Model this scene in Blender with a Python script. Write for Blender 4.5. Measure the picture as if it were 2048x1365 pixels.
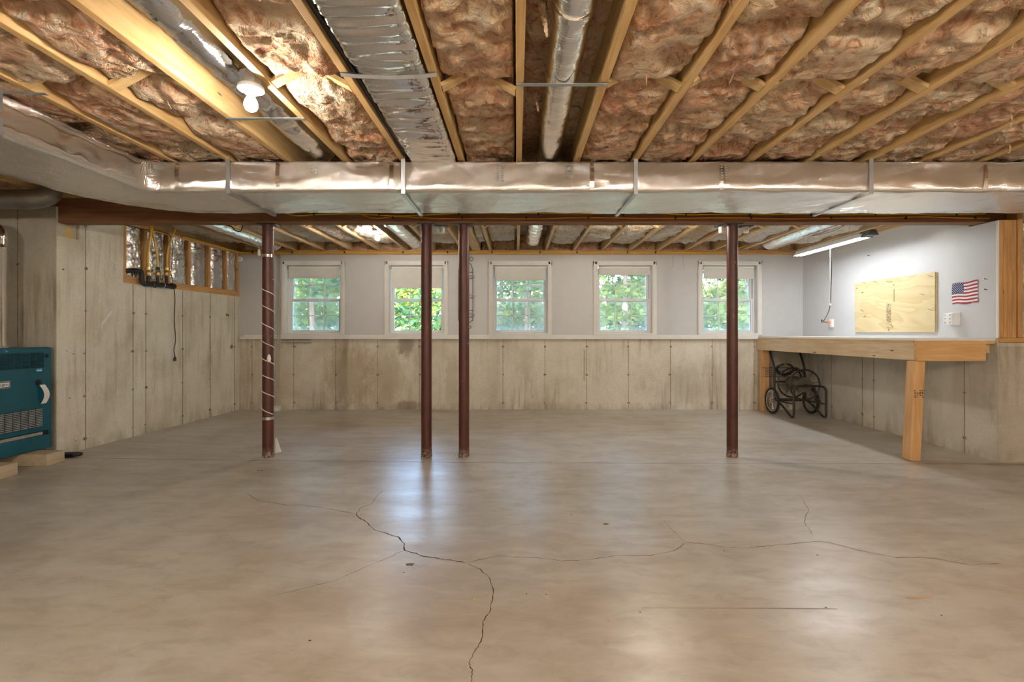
import bpy, math, random
from math import pi, sin, cos, radians
from mathutils import Vector, Matrix, noise

for o in list(bpy.data.objects):
    bpy.data.objects.remove(o, do_unlink=True)
sc = bpy.context.scene
C = sc.collection
F = 980.0          # focal length in pixels of a 2048 px wide frame
CZ = 1.114         # camera height
# ------------------------------------------------------------------ camera
cam = bpy.data.cameras.new('camera')
camo = bpy.data.objects.new('camera', cam); C.objects.link(camo)
camo.location = (0, 0, CZ); camo.rotation_euler = (pi/2, 0, 0)
cam.sensor_fit = 'HORIZONTAL'; cam.sensor_width = 36.0; cam.lens = F/2048*36.0
cam.shift_x = -10/2048; cam.shift_y = -15.5/2048
cam.clip_start = 0.05; cam.clip_end = 200
sc.camera = camo
# ------------------------------------------------------------------ world, sun, exposure
w = bpy.data.worlds.new('world'); sc.world = w; w.use_nodes = True
wn = w.node_tree; wn.nodes.clear()
wo = wn.nodes.new('ShaderNodeOutputWorld'); bg = wn.nodes.new('ShaderNodeBackground')
sky = wn.nodes.new('ShaderNodeTexSky'); sky.sky_type = 'NISHITA'; sky.sun_disc = False
sky.sun_elevation = radians(48); sky.sun_rotation = radians(180); sky.air_density = 1.0; sky.dust_density = 1.5
wn.links.new(sky.outputs[0], bg.inputs[0]); bg.inputs[1].default_value = 3.8
wn.links.new(bg.outputs[0], wo.inputs[0])
sun = bpy.data.lights.new('sun', 'SUN'); sun.energy = 2.6; sun.angle = radians(0.6); sun.color = (1, .95, .82)
suno = bpy.data.objects.new('sun', sun); C.objects.link(suno)
suno.rotation_euler = (radians(42), 0, radians(8)); suno.location = (0, -6, 9)
sc.view_settings.view_transform = 'Standard'; sc.view_settings.look = 'None'
sc.view_settings.gamma = 1.0; sc.view_settings.use_curve_mapping = False
sc.view_settings.exposure = 1.12
sc.cycles.max_bounces = 6; sc.cycles.diffuse_bounces = 3; sc.cycles.glossy_bounces = 3
sc.cycles.use_adaptive_sampling = True; sc.cycles.adaptive_threshold = .05; sc.cycles.use_light_tree = False
sc.cycles.transparent_max_bounces = 10; sc.cycles.caustics_reflective = False; sc.cycles.caustics_refractive = False
sc.cycles.sample_clamp_indirect = 6.0
BULB = 240.0; TUBE = 31.0
WARM = (1.0, .90, .77)

# ------------------------------------------------------------------ node helpers
def lin(c):
    return tuple(((v/255)/12.92 if v/255 <= .04045 else ((v/255+.055)/1.055)**2.4) for v in c)
class NT:
    def __init__(s, name, rough=.6, metal=0.0, color=(.5,.5,.5)):
        s.m = bpy.data.materials.new(name); s.m.use_nodes = True; s.t = s.m.node_tree
        s.b = s.t.nodes['Principled BSDF']; s.out = s.t.nodes['Material Output']
        s.set('Base Color', (*color, 1)); s.set('Roughness', rough); s.set('Metallic', metal)
        s._obj = None
    def set(s, k, v):
        if hasattr(v, 'is_output'): s.t.links.new(v, s.b.inputs[k])
        else: s.b.inputs[k].default_value = v
    def node(s, kind, **kw):
        n = s.t.nodes.new(kind)
        for k, v in kw.items(): setattr(n, k, v)
        return n
    def inp(s, n, k, v):
        if hasattr(v, 'is_output'): s.t.links.new(v, n.inputs[k])
        elif v is not None: n.inputs[k].default_value = v
    def coord(s, rnd=0.0):
        tc = s.node('ShaderNodeTexCoord'); v = tc.outputs['Object']
        if rnd:
            oi = s.node('ShaderNodeObjectInfo')
            cx = s.node('ShaderNodeCombineXYZ')
            mul = s.math('MULTIPLY', oi.outputs['Random'], rnd)
            for i in range(3): s.t.links.new(mul, cx.inputs[i])
            a = s.node('ShaderNodeVectorMath', operation='ADD')
            s.t.links.new(v, a.inputs[0]); s.t.links.new(cx.outputs[0], a.inputs[1]); v = a.outputs[0]
        return v
    def map(s, v, scale=(1,1,1), rot=(0,0,0), loc=(0,0,0)):
        n = s.node('ShaderNodeMapping'); s.inp(n, 'Vector', v)
        n.inputs['Scale'].default_value = scale; n.inputs['Rotation'].default_value = rot; n.inputs['Location'].default_value = loc
        return n.outputs[0]
    def noise(s, v, scale=5, detail=4, rough=.55, dist=0.0):
        n = s.node('ShaderNodeTexNoise'); s.inp(n, 'Vector', v)
        n.inputs['Scale'].default_value = scale; n.inputs['Detail'].default_value = detail
        n.inputs['Roughness'].default_value = rough; n.inputs['Distortion'].default_value = dist
        return n.outputs['Fac']
    def voro(s, v, scale=5, feat='F1', rnd=1.0):
        n = s.node('ShaderNodeTexVoronoi', feature=feat); s.inp(n, 'Vector', v)
        n.inputs['Scale'].default_value = scale; n.inputs['Randomness'].default_value = rnd
        return n.outputs['Distance']
    def math(s, op, a, b=None, c=None):
        n = s.node('ShaderNodeMath', operation=op); s.inp(n, 0, a)
        if b is not None: s.inp(n, 1, b)
        if c is not None: s.inp(n, 2, c)
        return n.outputs[0]
    def ramp(s, fac, stops):
        n = s.node('ShaderNodeValToRGB'); s.inp(n, 0, fac); cr = n.color_ramp
        while len(cr.elements) < len(stops): cr.elements.new(.5)
        for e, (p, c) in zip(cr.elements, stops):
            e.position = p
            e.color = (c, c, c, 1) if isinstance(c, (int, float)) else (*c, 1)
        return n.outputs[0]
    def mix(s, fac, a, b, mode='MIX'):
        n = s.node('ShaderNodeMix', data_type='RGBA', blend_type=mode)
        s.inp(n, 0, fac)
        for k, v in ((6, a), (7, b)):
            if hasattr(v, 'is_output'): s.t.links.new(v, n.inputs[k])
            else: n.inputs[k].default_value = (*v, 1)
        return n.outputs[2]
    def bump(s, h, strength=.3, dist=.01, normal=None):
        n = s.node('ShaderNodeBump'); s.inp(n, 'Height', h)
        n.inputs['Strength'].default_value = strength; n.inputs['Distance'].default_value = dist
        if normal is not None: s.t.links.new(normal, n.inputs['Normal'])
        s.t.links.new(n.outputs[0], s.b.inputs['Normal']); return n.outputs[0]
def sep(n, v):
    q = n.node('ShaderNodeSeparateXYZ'); n.inp(q, 0, v); return q.outputs

M = {}
def plain(name, color, rough=.5, metal=0.0, var=.08, bump=0.0, bscale=60):
    n = NT(name, rough, metal, color)
    v = n.coord(3.0)
    f = n.noise(v, 9, 2, .6)
    a = tuple(min(1, c*(1+var)) for c in color); b = tuple(c*(1-var) for c in color)
    n.set('Base Color', n.ramp(f, [(.3, b), (.7, a)]))
    if bump: n.bump(n.noise(v, bscale, 2), bump, .004)
    M[name] = n.m; return n
def emit(name, color, strength):
    m = bpy.data.materials.new(name); m.use_nodes = True; t = m.node_tree; t.nodes.clear()
    e = t.nodes.new('ShaderNodeEmission'); o = t.nodes.new('ShaderNodeOutputMaterial')
    e.inputs[0].default_value = (*color, 1); e.inputs[1].default_value = strength
    t.links.new(e.outputs[0], o.inputs[0]); M[name] = m
def wood(name, light, dark, axis='Y', rough=.6, knots=True):
    n = NT(name, rough)
    v = n.coord(17.0)
    sc_ = {'X': (1.2, 16, 16), 'Y': (16, 1.2, 16), 'Z': (16, 16, 1.2)}[axis]
    g = n.noise(n.map(v, sc_), 2.2, 4, .6, .5)
    col = n.ramp(g, [(.3, dark), (.5, tuple((a+b)/2 for a, b in zip(light, dark))), (.68, light)])
    blot = n.noise(v, 2.3, 2)
    col = n.mix(n.ramp(blot, [(.42, 0.0), (.75, .35)]), col, tuple(c*.62 for c in dark))
    if knots:
        ks = {'X': (1.1, 4, 4), 'Y': (4, 1.1, 4), 'Z': (4, 4, 1.1)}[axis]
        k = n.voro(n.map(v, ks), 1.6)
        col = n.mix(n.ramp(k, [(.03, 1.0), (.06, 0.0)]), col, (.13, .06, .022))
    n.set('Base Color', col); M[name] = n.m

# ------------------------------------------------------------------ materials
def mat_floor():
    n = NT('floor_concrete', .3); v = n.coord()
    big = n.noise(n.map(v, (.55, .9, 1), (0, 0, .5)), 1.0, 4, .55, .3)
    col = n.ramp(big, [(.3, (.41, .335, .25)), (.46, (.51, .45, .37)), (.6, (.57, .54, .49)), (.75, (.59, .585, .56))])
    st = n.noise(n.map(v, (2.0, .6, 1), (0, 0, -.9)), 1.0, 4, .5, .3)
    col = n.mix(n.ramp(st, [(.30, .40), (.52, 0.0)]), col, (.31, .265, .205))
    st2 = n.noise(n.map(v, (.7, 2.6, 1), (0, 0, .35)), 2.0, 4, .6)
    col = n.mix(n.ramp(st2, [(.45, 0.0), (.72, .5)]), col, (.66, .63, .57))
    mo = n.noise(n.map(v, (1, 2.2, 1), (0, 0, .5)), 5.0, 7, .68, .5)
    col = n.mix(n.ramp(mo, [(.36, .42), (.52, 0.0)]), col, (.33, .28, .22))
    col = n.mix(n.ramp(mo, [(.55, 0.0), (.72, .35)]), col, (.70, .67, .61))
    n.set('Base Color', col)
    n.set('Roughness', n.ramp(st2, [(.30, .37), (.5, .325), (.68, .288)]))
    n.set('Specular IOR Level', .62)
    n.bump(n.noise(n.map(v, (1, 2, 1), (0, 0, .3)), 38, 3, .6), .05, .006)
    M['floor'] = n.m
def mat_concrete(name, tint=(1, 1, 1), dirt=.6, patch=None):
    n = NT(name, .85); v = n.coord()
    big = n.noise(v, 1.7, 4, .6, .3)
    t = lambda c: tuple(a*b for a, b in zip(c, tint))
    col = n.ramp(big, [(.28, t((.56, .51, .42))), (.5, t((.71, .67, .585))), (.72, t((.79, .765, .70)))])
    streak = n.noise(n.map(v, (9, 9, .7)), 1.5, 4, .65)
    msk = n.noise(v, 1.1, 2, .5)
    sm = n.math('MULTIPLY', n.ramp(streak, [(.46, 0.0), (.68, 1.0)]), n.ramp(msk, [(.42, 0.0), (.62, dirt)]))
    col = n.mix(sm, col, t((.26, .19, .11)))
    dx = n.noise(n.map(v, (2, 2, .6)), 3.2, 4, .72)
    col = n.mix(n.ramp(dx, [(.6, 0.0), (.74, .5*dirt)]), col, t((.20, .15, .09)))
    if patch:
        pn = n.math('MULTIPLY', n.math('SUBTRACT', n.noise(n.map(v, (1.4, 1.4, .8)), 7, 4, .7), .5), 2.4)
        for (cx, cz, rx, rz, amt, dark) in patch:
            xs_, ys_, zs_ = sep(n, v)
            d = n.math('ADD', n.math('POWER', n.math('ABSOLUTE', n.math('DIVIDE', n.math('SUBTRACT', xs_, cx), rx)), 2.0), n.math('POWER', n.math('ABSOLUTE', n.math('DIVIDE', n.math('SUBTRACT', zs_, cz), rz)), 2.0))
            d = n.math('ADD', d, pn)
            col = n.mix(n.ramp(d, [(.25, amt), (1.0, 0.0)]), col, dark)
    pit = n.voro(v, 26)
    pm = n.math('MULTIPLY', n.ramp(pit, [(.05, .7), (.10, 0.0)]), n.ramp(dx, [(.45, 0.0), (.55, 1.0)]))
    col = n.mix(pm, col, (.15, .12, .085))
    fine = n.noise(v, 90, 2)
    col = n.mix(n.ramp(fine, [(.3, .25), (.6, 0.0)]), col, t((.33, .29, .22)))
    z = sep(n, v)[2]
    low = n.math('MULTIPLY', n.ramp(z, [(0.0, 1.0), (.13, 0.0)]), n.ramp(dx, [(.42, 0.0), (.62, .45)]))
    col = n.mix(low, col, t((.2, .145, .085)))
    n.set('Base Color', col)
    n.bump(fine, .22, .003); M[name] = n.m
def mat_insul(name, pal, lo, hi):
    n = NT('fibreglass', .95); v = n.coord(5.0)
    a = n.noise(v, 2.6, 3, .55, .6)
    col = n.ramp(a, list(zip((.30, .46, .60, .75), pal)))
    wv = n.noise(v, 5.5, 2, .5)
    tc = n.node('ShaderNodeVectorMath', operation='ADD'); n.inp(tc, 0, v)
    cx = n.node('ShaderNodeCombineXYZ'); n.inp(cx, 0, n.math('MULTIPLY', wv, .45)); n.inp(cx, 1, n.math('MULTIPLY', a, .35)); n.inp(tc, 1, cx.outputs[0])
    fib = n.noise(n.map(tc.outputs[0], (1.9, .75, 1.3), (0, 0, .5)), 24, 5, .72)
    clump = n.noise(v, 11, 4, .62, 1.6)
    h = n.math('ADD', n.math('MULTIPLY', fib, .5), clump)
    col = n.mix(n.ramp(h, [(.58, .85), (.74, 0.0)]), col, lo)  # crease shade and orange inner fibre coloured into the bump hollows
    col = n.mix(n.ramp(h, [(.78, 0.0), (.98, .8)]), col, hi)  # cream tufts and streak highlights coloured onto the bump tops
    n.set('Base Color', col); n.set('Specular IOR Level', .1); n.set('Sheen Weight', .2)
    n.bump(h, 1.0, .05); M[name] = n.m
def mat_foil(name, scrim=True, wr=1.0, rough=.14, wscale=(5, 26, 26), col0=(.95, .94, .93)):
    n = NT(name, rough, 1.0, col0); v = n.coord()
    x, y, z = sep(n, v)
    h = n.math('MULTIPLY', n.noise(n.map(v, wscale), 1.0, 5, .6, .3), .55*wr)
    h2 = n.math('MULTIPLY', n.noise(v, 30, 3, .6), .16*wr)
    h = n.math('ADD', h, h2)
    if scrim:
        yz = n.math('ADD', y, z)
        k = 2*pi/.017
        s1 = n.math('SINE', n.math('MULTIPLY', n.math('ADD', x, yz), k))
        s2 = n.math('SINE', n.math('MULTIPLY', n.math('SUBTRACT', x, yz), k))
        s3 = n.math('SINE', n.math('MULTIPLY', x, 2*pi/.012))
        g = n.math('MAXIMUM', n.math('MAXIMUM', n.math('POWER', n.math('ABSOLUTE', s1), 14.0), n.math('POWER', n.math('ABSOLUTE', s2), 14.0)), n.math('MULTIPLY', n.math('POWER', n.math('ABSOLUTE', s3), 10.0), .6))
        h = n.math('ADD', h, n.math('MULTIPLY', g, .09))
    n.bump(h, .75, .02)
    M[name] = n.m
def mat_glass():
    m = bpy.data.materials.new('window_glass'); m.use_nodes = True; t = m.node_tree; t.nodes.clear()
    o = t.nodes.new('ShaderNodeOutputMaterial'); mx = t.nodes.new('ShaderNodeMixShader')
    tr = t.nodes.new('ShaderNodeBsdfTransparent'); gl = t.nodes.new('ShaderNodeBsdfGlossy'); fr = t.nodes.new('ShaderNodeFresnel')
    fr.inputs[0].default_value = 1.45; gl.inputs['Roughness'].default_value = .02
    tr.inputs[0].default_value = (.95, .97, .96, 1)
    t.links.new(fr.outputs[0], mx.inputs[0]); t.links.new(tr.outputs[0], mx.inputs[1]); t.links.new(gl.outputs[0], mx.inputs[2])
    t.links.new(mx.outputs[0], o.inputs[0]); M['glass'] = m
    m = bpy.data.materials.new('insect_screen'); m.use_nodes = True; t = m.node_tree; t.nodes.clear()
    o = t.nodes.new('ShaderNodeOutputMaterial'); mx = t.nodes.new('ShaderNodeMixShader')
    tr = t.nodes.new('ShaderNodeBsdfTransparent'); df = t.nodes.new('ShaderNodeBsdfDiffuse')
    df.inputs[0].default_value = (.55, .58, .6, 1); mx.inputs[0].default_value = .32
    t.links.new(tr.outputs[0], mx.inputs[1]); t.links.new(df.outputs[0], mx.inputs[2]); t.links.new(mx.outputs[0], o.inputs[0]); M['screen'] = m
def mat_leaf(name, a, b, trans=.45):
    m = bpy.data.materials.new(name); m.use_nodes = True; t = m.node_tree; t.nodes.clear()
    o = t.nodes.new('ShaderNodeOutputMaterial'); mx = t.nodes.new('ShaderNodeMixShader')
    df = t.nodes.new('ShaderNodeBsdfDiffuse'); tl = t.nodes.new('ShaderNodeBsdfTranslucent')
    tc = t.nodes.new('ShaderNodeTexCoord'); nz = t.nodes.new('ShaderNodeTexNoise'); nz.inputs['Scale'].default_value = 3.5; nz.inputs['Detail'].default_value = 6
    cr = t.nodes.new('ShaderNodeValToRGB'); cr.color_ramp.elements[0].color = (*a, 1); cr.color_ramp.elements[1].color = (*b, 1)
    cr.color_ramp.elements[0].position = .35; cr.color_ramp.elements[1].position = .65
    t.links.new(tc.outputs['Object'], nz.inputs['Vector']); t.links.new(nz.outputs['Fac'], cr.inputs[0])
    t.links.new(cr.outputs[0], df.inputs[0]); t.links.new(cr.outputs[0], tl.inputs[0])
    mx.inputs[0].default_value = trans
    t.links.new(df.outputs[0], mx.inputs[1]); t.links.new(tl.outputs[0], mx.inputs[2]); t.links.new(mx.outputs[0], o.inputs[0]); M[name] = m
def mat_column():
    n = NT('column_paint', .42); v = n.coord(9.0)
    f = n.noise(v, 5, 5, .6)
    col = n.ramp(f, [(.3, (.062, .016, .012)), (.7, (.115, .031, .023))])
    sc2 = n.noise(n.map(v, (1, 1, .35)), 42, 6, .7)
    m2 = n.noise(v, 3.2, 3)
    mm = n.math('MULTIPLY', n.ramp(sc2, [(.62, 0.0), (.70, 1.0)]), n.ramp(m2, [(.5, 0.0), (.62, .8)]))
    col = n.mix(mm, col, (.42, .27, .18))
    z = sep(n, n.node('ShaderNodeTexCoord').outputs['Object'])[2]
    lowm = n.math('MULTIPLY', n.ramp(z, [(0.0, 1.0), (.10, 0.0)]), n.ramp(n.noise(v, 60, 4), [(.42, 0.0), (.6, 1.0)]))
    col = n.mix(lowm, col, (.45, .36, .27))
    n.set('Base Color', col); n.bump(sc2, .08, .003); M['column'] = n.m
def mat_plywood():
    n = NT('plywood', .6); v = n.coord(4.0)
    wv = n.noise(n.map(v, (1, 1.0, 4.5)), 1.1, 2, .5, .9)
    ring = n.math('FRACT', n.math('MULTIPLY', wv, 6.0))
    col = n.ramp(ring, [(0.0, (.58, .45, .235)), (.35, (.62, .50, .275)), (.85, (.66, .55, .32)), (1.0, (.56, .43, .215))])
    k = n.voro(n.map(v, (1, 1.2, 5.0)), 2.6)
    col = n.mix(n.ramp(k, [(.045, 1.0), (.09, 0.0)]), col, (.16, .07, .03))
    n.set('Base Color', col); M['plywood'] = n.m

mat_floor(); mat_concrete('concrete'); mat_concrete('concrete_back', (1.02, 1.0, .97), .6, [(-2.45, .5, .42, .6, .55, (.36, .25, .13)), (-1.95, .45, .35, .55, .4, (.40, .29, .16)), (-1.62, .95, .15, .2, .6, (.15, .105, .055)), (-1.58, .05, .27, .09, .55, (.17, .125, .07)), (-.95, .35, .12, .5, .35, (.38, .28, .16)), (2.45, .4, .3, .35, .35, (.38, .36, .28)), (-3.6, .5, .5, .7, .3, (.45, .36, .22))]); mat_concrete('concrete_left', (1.06, 1.06, 1.04), .5); mat_insul('insulation', [(.82, .40, .24), (.86, .54, .32), (.90, .66, .42), (.94, .80, .60)], (.55, .21, .09), (.97, .90, .76))
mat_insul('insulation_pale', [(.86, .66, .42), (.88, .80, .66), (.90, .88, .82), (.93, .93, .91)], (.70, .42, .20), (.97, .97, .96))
mat_concrete('concrete_dark', (.82, .80, .76), .9)  # darker tint puts the left end wall's shadow into its colour
mat_foil('foil_duct', True, .28, .10, (7, 5, 3)); mat_foil('foil_wrap', False, .45, .10, (2.5, 16, 2.5)); mat_foil('foil_round', False, .55, .10, (4, 14, 4))
mat_foil('foil_batt', False, 2.4, .15, (5, 7, 13), (.84, .84, .84)); mat_glass(); mat_column(); mat_plywood()
mat_leaf('leaf_a', (.028, .066, .018), (.125, .19, .045)); mat_leaf('leaf_b', (.018, .046, .024), (.06, .115, .05)); mat_leaf('leaf_c', (.12, .17, .03), (.31, .33, .08), .55)
wood('joist', (.88, .63, .31), (.72, .43, .16), 'Y'); wood('beam', (.29, .14, .06), (.18, .075, .03), 'X', .65)  # brown beam wood, darkened further for the duct's shadow on it
wood('stud', (.70, .40, .165), (.50, .25, .085), 'Z'); wood('plate_x', (.74, .44, .17), (.54, .28, .09), 'X'); wood('plate_y', (.72, .42, .17), (.52, .27, .09), 'Y')
wood('pine_x', (.80, .52, .25), (.66, .36, .14), 'X'); wood('pine_y', (.82, .66, .44), (.66, .48, .28), 'Y'); wood('pine_z', (.80, .50, .24), (.64, .34, .13), 'Z')
wood('bridging', (.84, .62, .32), (.66, .42, .17), 'X', .65, False); wood('fir', (.78, .58, .34), (.60, .40, .2), 'Y')
wood('block', (.68, .57, .40), (.52, .41, .27), 'Y', .75, False); wood('shim', (.78, .58, .24), (.62, .42, .14), 'Z', .7, False)
plain('subfloor', (.45, .33, .2), .8); plain('paint_grey', (.60, .605, .615), .42, 0, .02, .06, 220); plain('trim_white', (.80, .79, .76), .45, 0, .03)
plain('vinyl', (.84, .85, .86), .35, 0, .02); plain('shade_fabric', (.74, .735, .70), .8, 0, .03, .1, 300); plain('bench_white', (.86, .85, .84), .5, 0, .03)
plain('galv', (.58, .60, .62), .32, .9, .12); plain('galv_dull', (.30, .29, .27), .45, .8, .2); plain('chrome', (.82, .80, .77), .12, 1.0, .04)
plain('strap', (.52, .55, .58), .38, .85, .1); plain('porcelain', (.86, .85, .82), .3); plain('black', (.016, .016, .018), .45); plain('rubber', (.022, .021, .022), .6, 0, .2)
plain('iron', (.025, .024, .026), .5, .3); plain('brass', (.62, .42, .16), .32, .9); plain('gas_yellow', (.72, .44, .035), .42); plain('cable_yellow', (.80, .55, .03), .45)
plain('cable_orange', (.78, .27, .03), .45); plain('cord_white', (.80, .78, .73), .5); plain('cable_grey', (.40, .39, .36), .6); plain('plastic_white', (.85, .85, .83), .35)
plain('plastic_orange', (.80, .26, .08), .4); plain('boiler_blue', (.005, .10, .155), .33, 0, .05); plain('boiler_dark', (.002, .022, .036), .5); plain('hole_dark', (.004, .005, .006), .7)
plain('cart_metal', (.075, .06, .047), .38, .55, .1); plain('drum_metal', (.17, .155, .125), .4, .5); plain('spoke', (.72, .72, .70), .25, .95); plain('wrought', (.05, .045, .042), .5, .3)
plain('paper', (.86, .86, .84), .6); plain('ink', (.05, .04, .035), .7); plain('seam', (.30, .25, .175), .9, 0, .3); plain('tie', (.30, .235, .155), .9, 0, .4)
plain('crack', (.075, .048, .026), .9, 0, .4); plain('joint', (.17, .13, .085), .85, 0, .3); plain('flag_red', (.36, .035, .06), .75, 0, .06); plain('flag_white', (.80, .77, .75), .75); plain('flag_blue', (.025, .04, .13), .75)
plain('bark', (.10, .075, .055), .9, 0, .3, .6, 25); plain('grass', (.085, .10, .045), .9, 0, .4, .5, 30); plain('label_blue', (.10, .35, .7), .4); plain('grey_dark', (.10, .105, .11), .5); plain('clamp_blue', (.03, .16, .5), .4); plain('patina', (.2, .15, .08), .9, 0, .4)
emit('bulb_glow', WARM, BULB); emit('tube_glow', (.93, .97, 1.0), TUBE)

# ------------------------------------------------------------------ mesh helpers
class MB:
    def __init__(s): s.v = []; s.f = []; s.mi = []; s.cur = 0
    def add(s, vs, fs):
        b = len(s.v); s.v += [tuple(p) for p in vs]
        for f in fs: s.f.append(tuple(i+b for i in f)); s.mi.append(s.cur)
        return s
    def box(s, x0, x1, y0, y1, z0, z1):
        return s.hexa([(x0,y0,z0),(x1,y0,z0),(x1,y1,z0),(x0,y1,z0),(x0,y0,z1),(x1,y0,z1),(x1,y1,z1),(x0,y1,z1)])
    def hexa(s, p):
        return s.add(p, [(3,2,1,0),(4,5,6,7),(0,1,5,4),(1,2,6,5),(2,3,7,6),(3,0,4,7)])
    def bar(s, a, b, wx, wz, up=(0,0,1)):
        a = Vector(a); b = Vector(b); d = (b-a).normalized(); u = Vector(up)
        r = d.cross(u)
        if r.length < 1e-5: r = d.cross(Vector((0,1,0)))
        r.normalize(); u = r.cross(d)
        c = []
        for q in (a, b):
            for sx, sz in ((-1,-1),(1,-1),(1,1),(-1,1)): c.append(q + r*(sx*wx/2) + u*(sz*wz/2))
        return s.add(c, [(0,1,2,3),(7,6,5,4),(0,4,5,1),(1,5,6,2),(2,6,7,3),(3,7,4,0)])
    def tube(s, pts, r, seg=8, closed=False, caps=True):
        pts = [Vector(p) for p in pts]; n = len(pts); rings = []
        rr = r if isinstance(r, (list, tuple)) else [r]*n
        t0 = (pts[1]-pts[0]).normalized()
        ref = Vector((0,0,1)) if abs(t0.z) < .9 else Vector((1,0,0))
        nrm = (ref - t0*ref.dot(t0)).normalized()
        for i in range(n):
            if closed: t = (pts[(i+1)%n]-pts[i-1])
            else: t = pts[min(i+1,n-1)]-pts[max(i-1,0)]
            if t.length < 1e-9: t = t0
            t.normalize(); nrm = nrm - t*nrm.dot(t)
            if nrm.length < 1e-6: nrm = t.orthogonal()
            nrm.normalize(); bi = t.cross(nrm)
            rings.append([pts[i] + (nrm*cos(2*pi*k/seg) + bi*sin(2*pi*k/seg))*rr[i] for k in range(seg)])
        vs = [p for g in rings for p in g]; fs = []
        for i in range(n if closed else n-1):
            j = (i+1) % n
            for k in range(seg):
                l = (k+1) % seg; fs.append((i*seg+k, i*seg+l, j*seg+l, j*seg+k))
        if caps and not closed:
            fs.append(tuple(range(seg-1,-1,-1))); fs.append(tuple((n-1)*seg+k for k in range(seg)))
        return s.add(vs, fs)
    def lathe(s, prof, c=(0,0,0), axis='Z', seg=24):
        vs = []; fs = []; c = Vector(c); n = len(prof)
        for (r, h) in prof:
            for k in range(seg):
                a = 2*pi*k/seg
                if axis == 'Z': p = (r*cos(a), r*sin(a), h)
                elif axis == 'X': p = (h, r*cos(a), r*sin(a))
                else: p = (r*sin(a), h, r*cos(a))
                vs.append(c+Vector(p))
        for i in range(n-1):
            for k in range(seg):
                l = (k+1) % seg; fs.append((i*seg+k, i*seg+l, (i+1)*seg+l, (i+1)*seg+k))
        if prof[0][0] > 1e-6: fs.append(tuple(range(seg-1,-1,-1)))
        if prof[-1][0] > 1e-6: fs.append(tuple((n-1)*seg+k for k in range(seg)))
        return s.add(vs, fs)
    def grid(s, fn, nu, nv, wrap=False):
        vs = [fn(i/nu, j/nv) for j in range(nv+1) for i in range(nu+(0 if wrap else 1))]
        w_ = nu if wrap else nu+1; fs = []
        for j in range(nv):
            for i in range(nu):
                k = (i+1) % w_ if wrap else i+1
                fs.append((j*w_+i, j*w_+k, (j+1)*w_+k, (j+1)*w_+i))
        return s.add(vs, fs)
    def mesh(s, name, mats, smooth=False, off=(0,0,0)):
        me = bpy.data.meshes.new(name); o = Vector(off)
        me.from_pydata([Vector(p)-o for p in s.v], [], s.f)
        for m in (mats if isinstance(mats, (list, tuple)) else [mats]): me.materials.append(M[m])
        if any(s.mi): me.polygons.foreach_set('material_index', s.mi)
        if smooth:
            me.polygons.foreach_set('use_smooth', [True]*len(me.polygons))
            if smooth != 'all':
                try: me.set_sharp_from_angle(angle=radians(smooth if isinstance(smooth, (int, float)) and smooth > 1 else 40))
                except Exception: pass
        me.update(); return me
    def build(s, name, mats, parent=None, smooth=False, bevel=0.0):
        off = wloc(parent)
        o = bpy.data.objects.new(name, s.mesh(name, mats, smooth, off)); C.objects.link(o)
        if parent: o.parent = parent
        if bevel: bev(o, bevel)
        return o
def bev(o, w_):
    b = o.modifiers.new('bevel', 'BEVEL'); b.width = w_; b.segments = 2; b.limit_method = 'ANGLE'; b.angle_limit = radians(50)
def wloc(o):
    v = Vector((0,0,0))
    while o: v = v + o.location; o = o.parent
    return v
def inst(name, me, loc, parent=None, rot=None, scale=None):
    o = bpy.data.objects.new(name, me); C.objects.link(o)
    o.location = Vector(loc)-wloc(parent)
    if parent: o.parent = parent
    if rot: o.rotation_euler = rot
    if scale: o.scale = scale
    return o
def tag(o, label, cat, group=None):
    o['label'] = label; o['category'] = cat
    if group: o['group'] = group
    return o
def struct(o, label=None, cat=None):
    o['kind'] = 'structure'
    if label: o['label'] = label
    if cat: o['category'] = cat
    return o
def empty(name, loc):
    o = bpy.data.objects.new(name, None); C.objects.link(o); o.location = loc; o.empty_display_size = .1; return o
def thing(name, loc, label, cat, group=None): return tag(empty(name, loc), label, cat, group)
def spline(pts, n=8):
    P = [Vector(p) for p in pts]; P = [P[0]*2-P[1]] + P + [P[-1]*2-P[-2]]; out = []
    for i in range(1, len(P)-2):
        a, b, c, d = P[i-1:i+3]
        for k in range(n):
            t = k/n
            out.append(.5*((2*b)+(c-a)*t+(2*a-5*b+4*c-d)*t*t+(3*b-a-3*c+d)*t**3))
    out.append(P[-2]); return out
def arc(c, r, a0, a1, n, plane='XZ'):
    out = []
    for i in range(n+1):
        a = a0+(a1-a0)*i/n; u, v = r*cos(a), r*sin(a)
        out.append({'XZ': (c[0]+u, c[1], c[2]+v), 'YZ': (c[0], c[1]+u, c[2]+v), 'XY': (c[0]+u, c[1]+v, c[2])}[plane])
    return out
def fbm(x, y, z, oct_=4): return noise.fractal(Vector((x, y, z)), 1.0, 2.0, oct_)
def nz(x, y, z): return noise.noise(Vector((x, y, z)))
def floor_at(u, v): Y = CZ*F/(v-667); return ((u-1034)*Y/F, Y)
R = random.Random(7)

# ------------------------------------------------------------------ dimensions
ZJ = 2.320; ZS = 2.556          # joist underside, subfloor underside
YB = 7.14                       # back wall face
XR = 4.166                      # right wall face
YL, YR = 4.44, 4.25             # returns of the left and right walls
def lw(y, out=0.0): return -4.04-(YB-y)*.0485-out
JX = lambda n: .014+.4064*n

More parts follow.
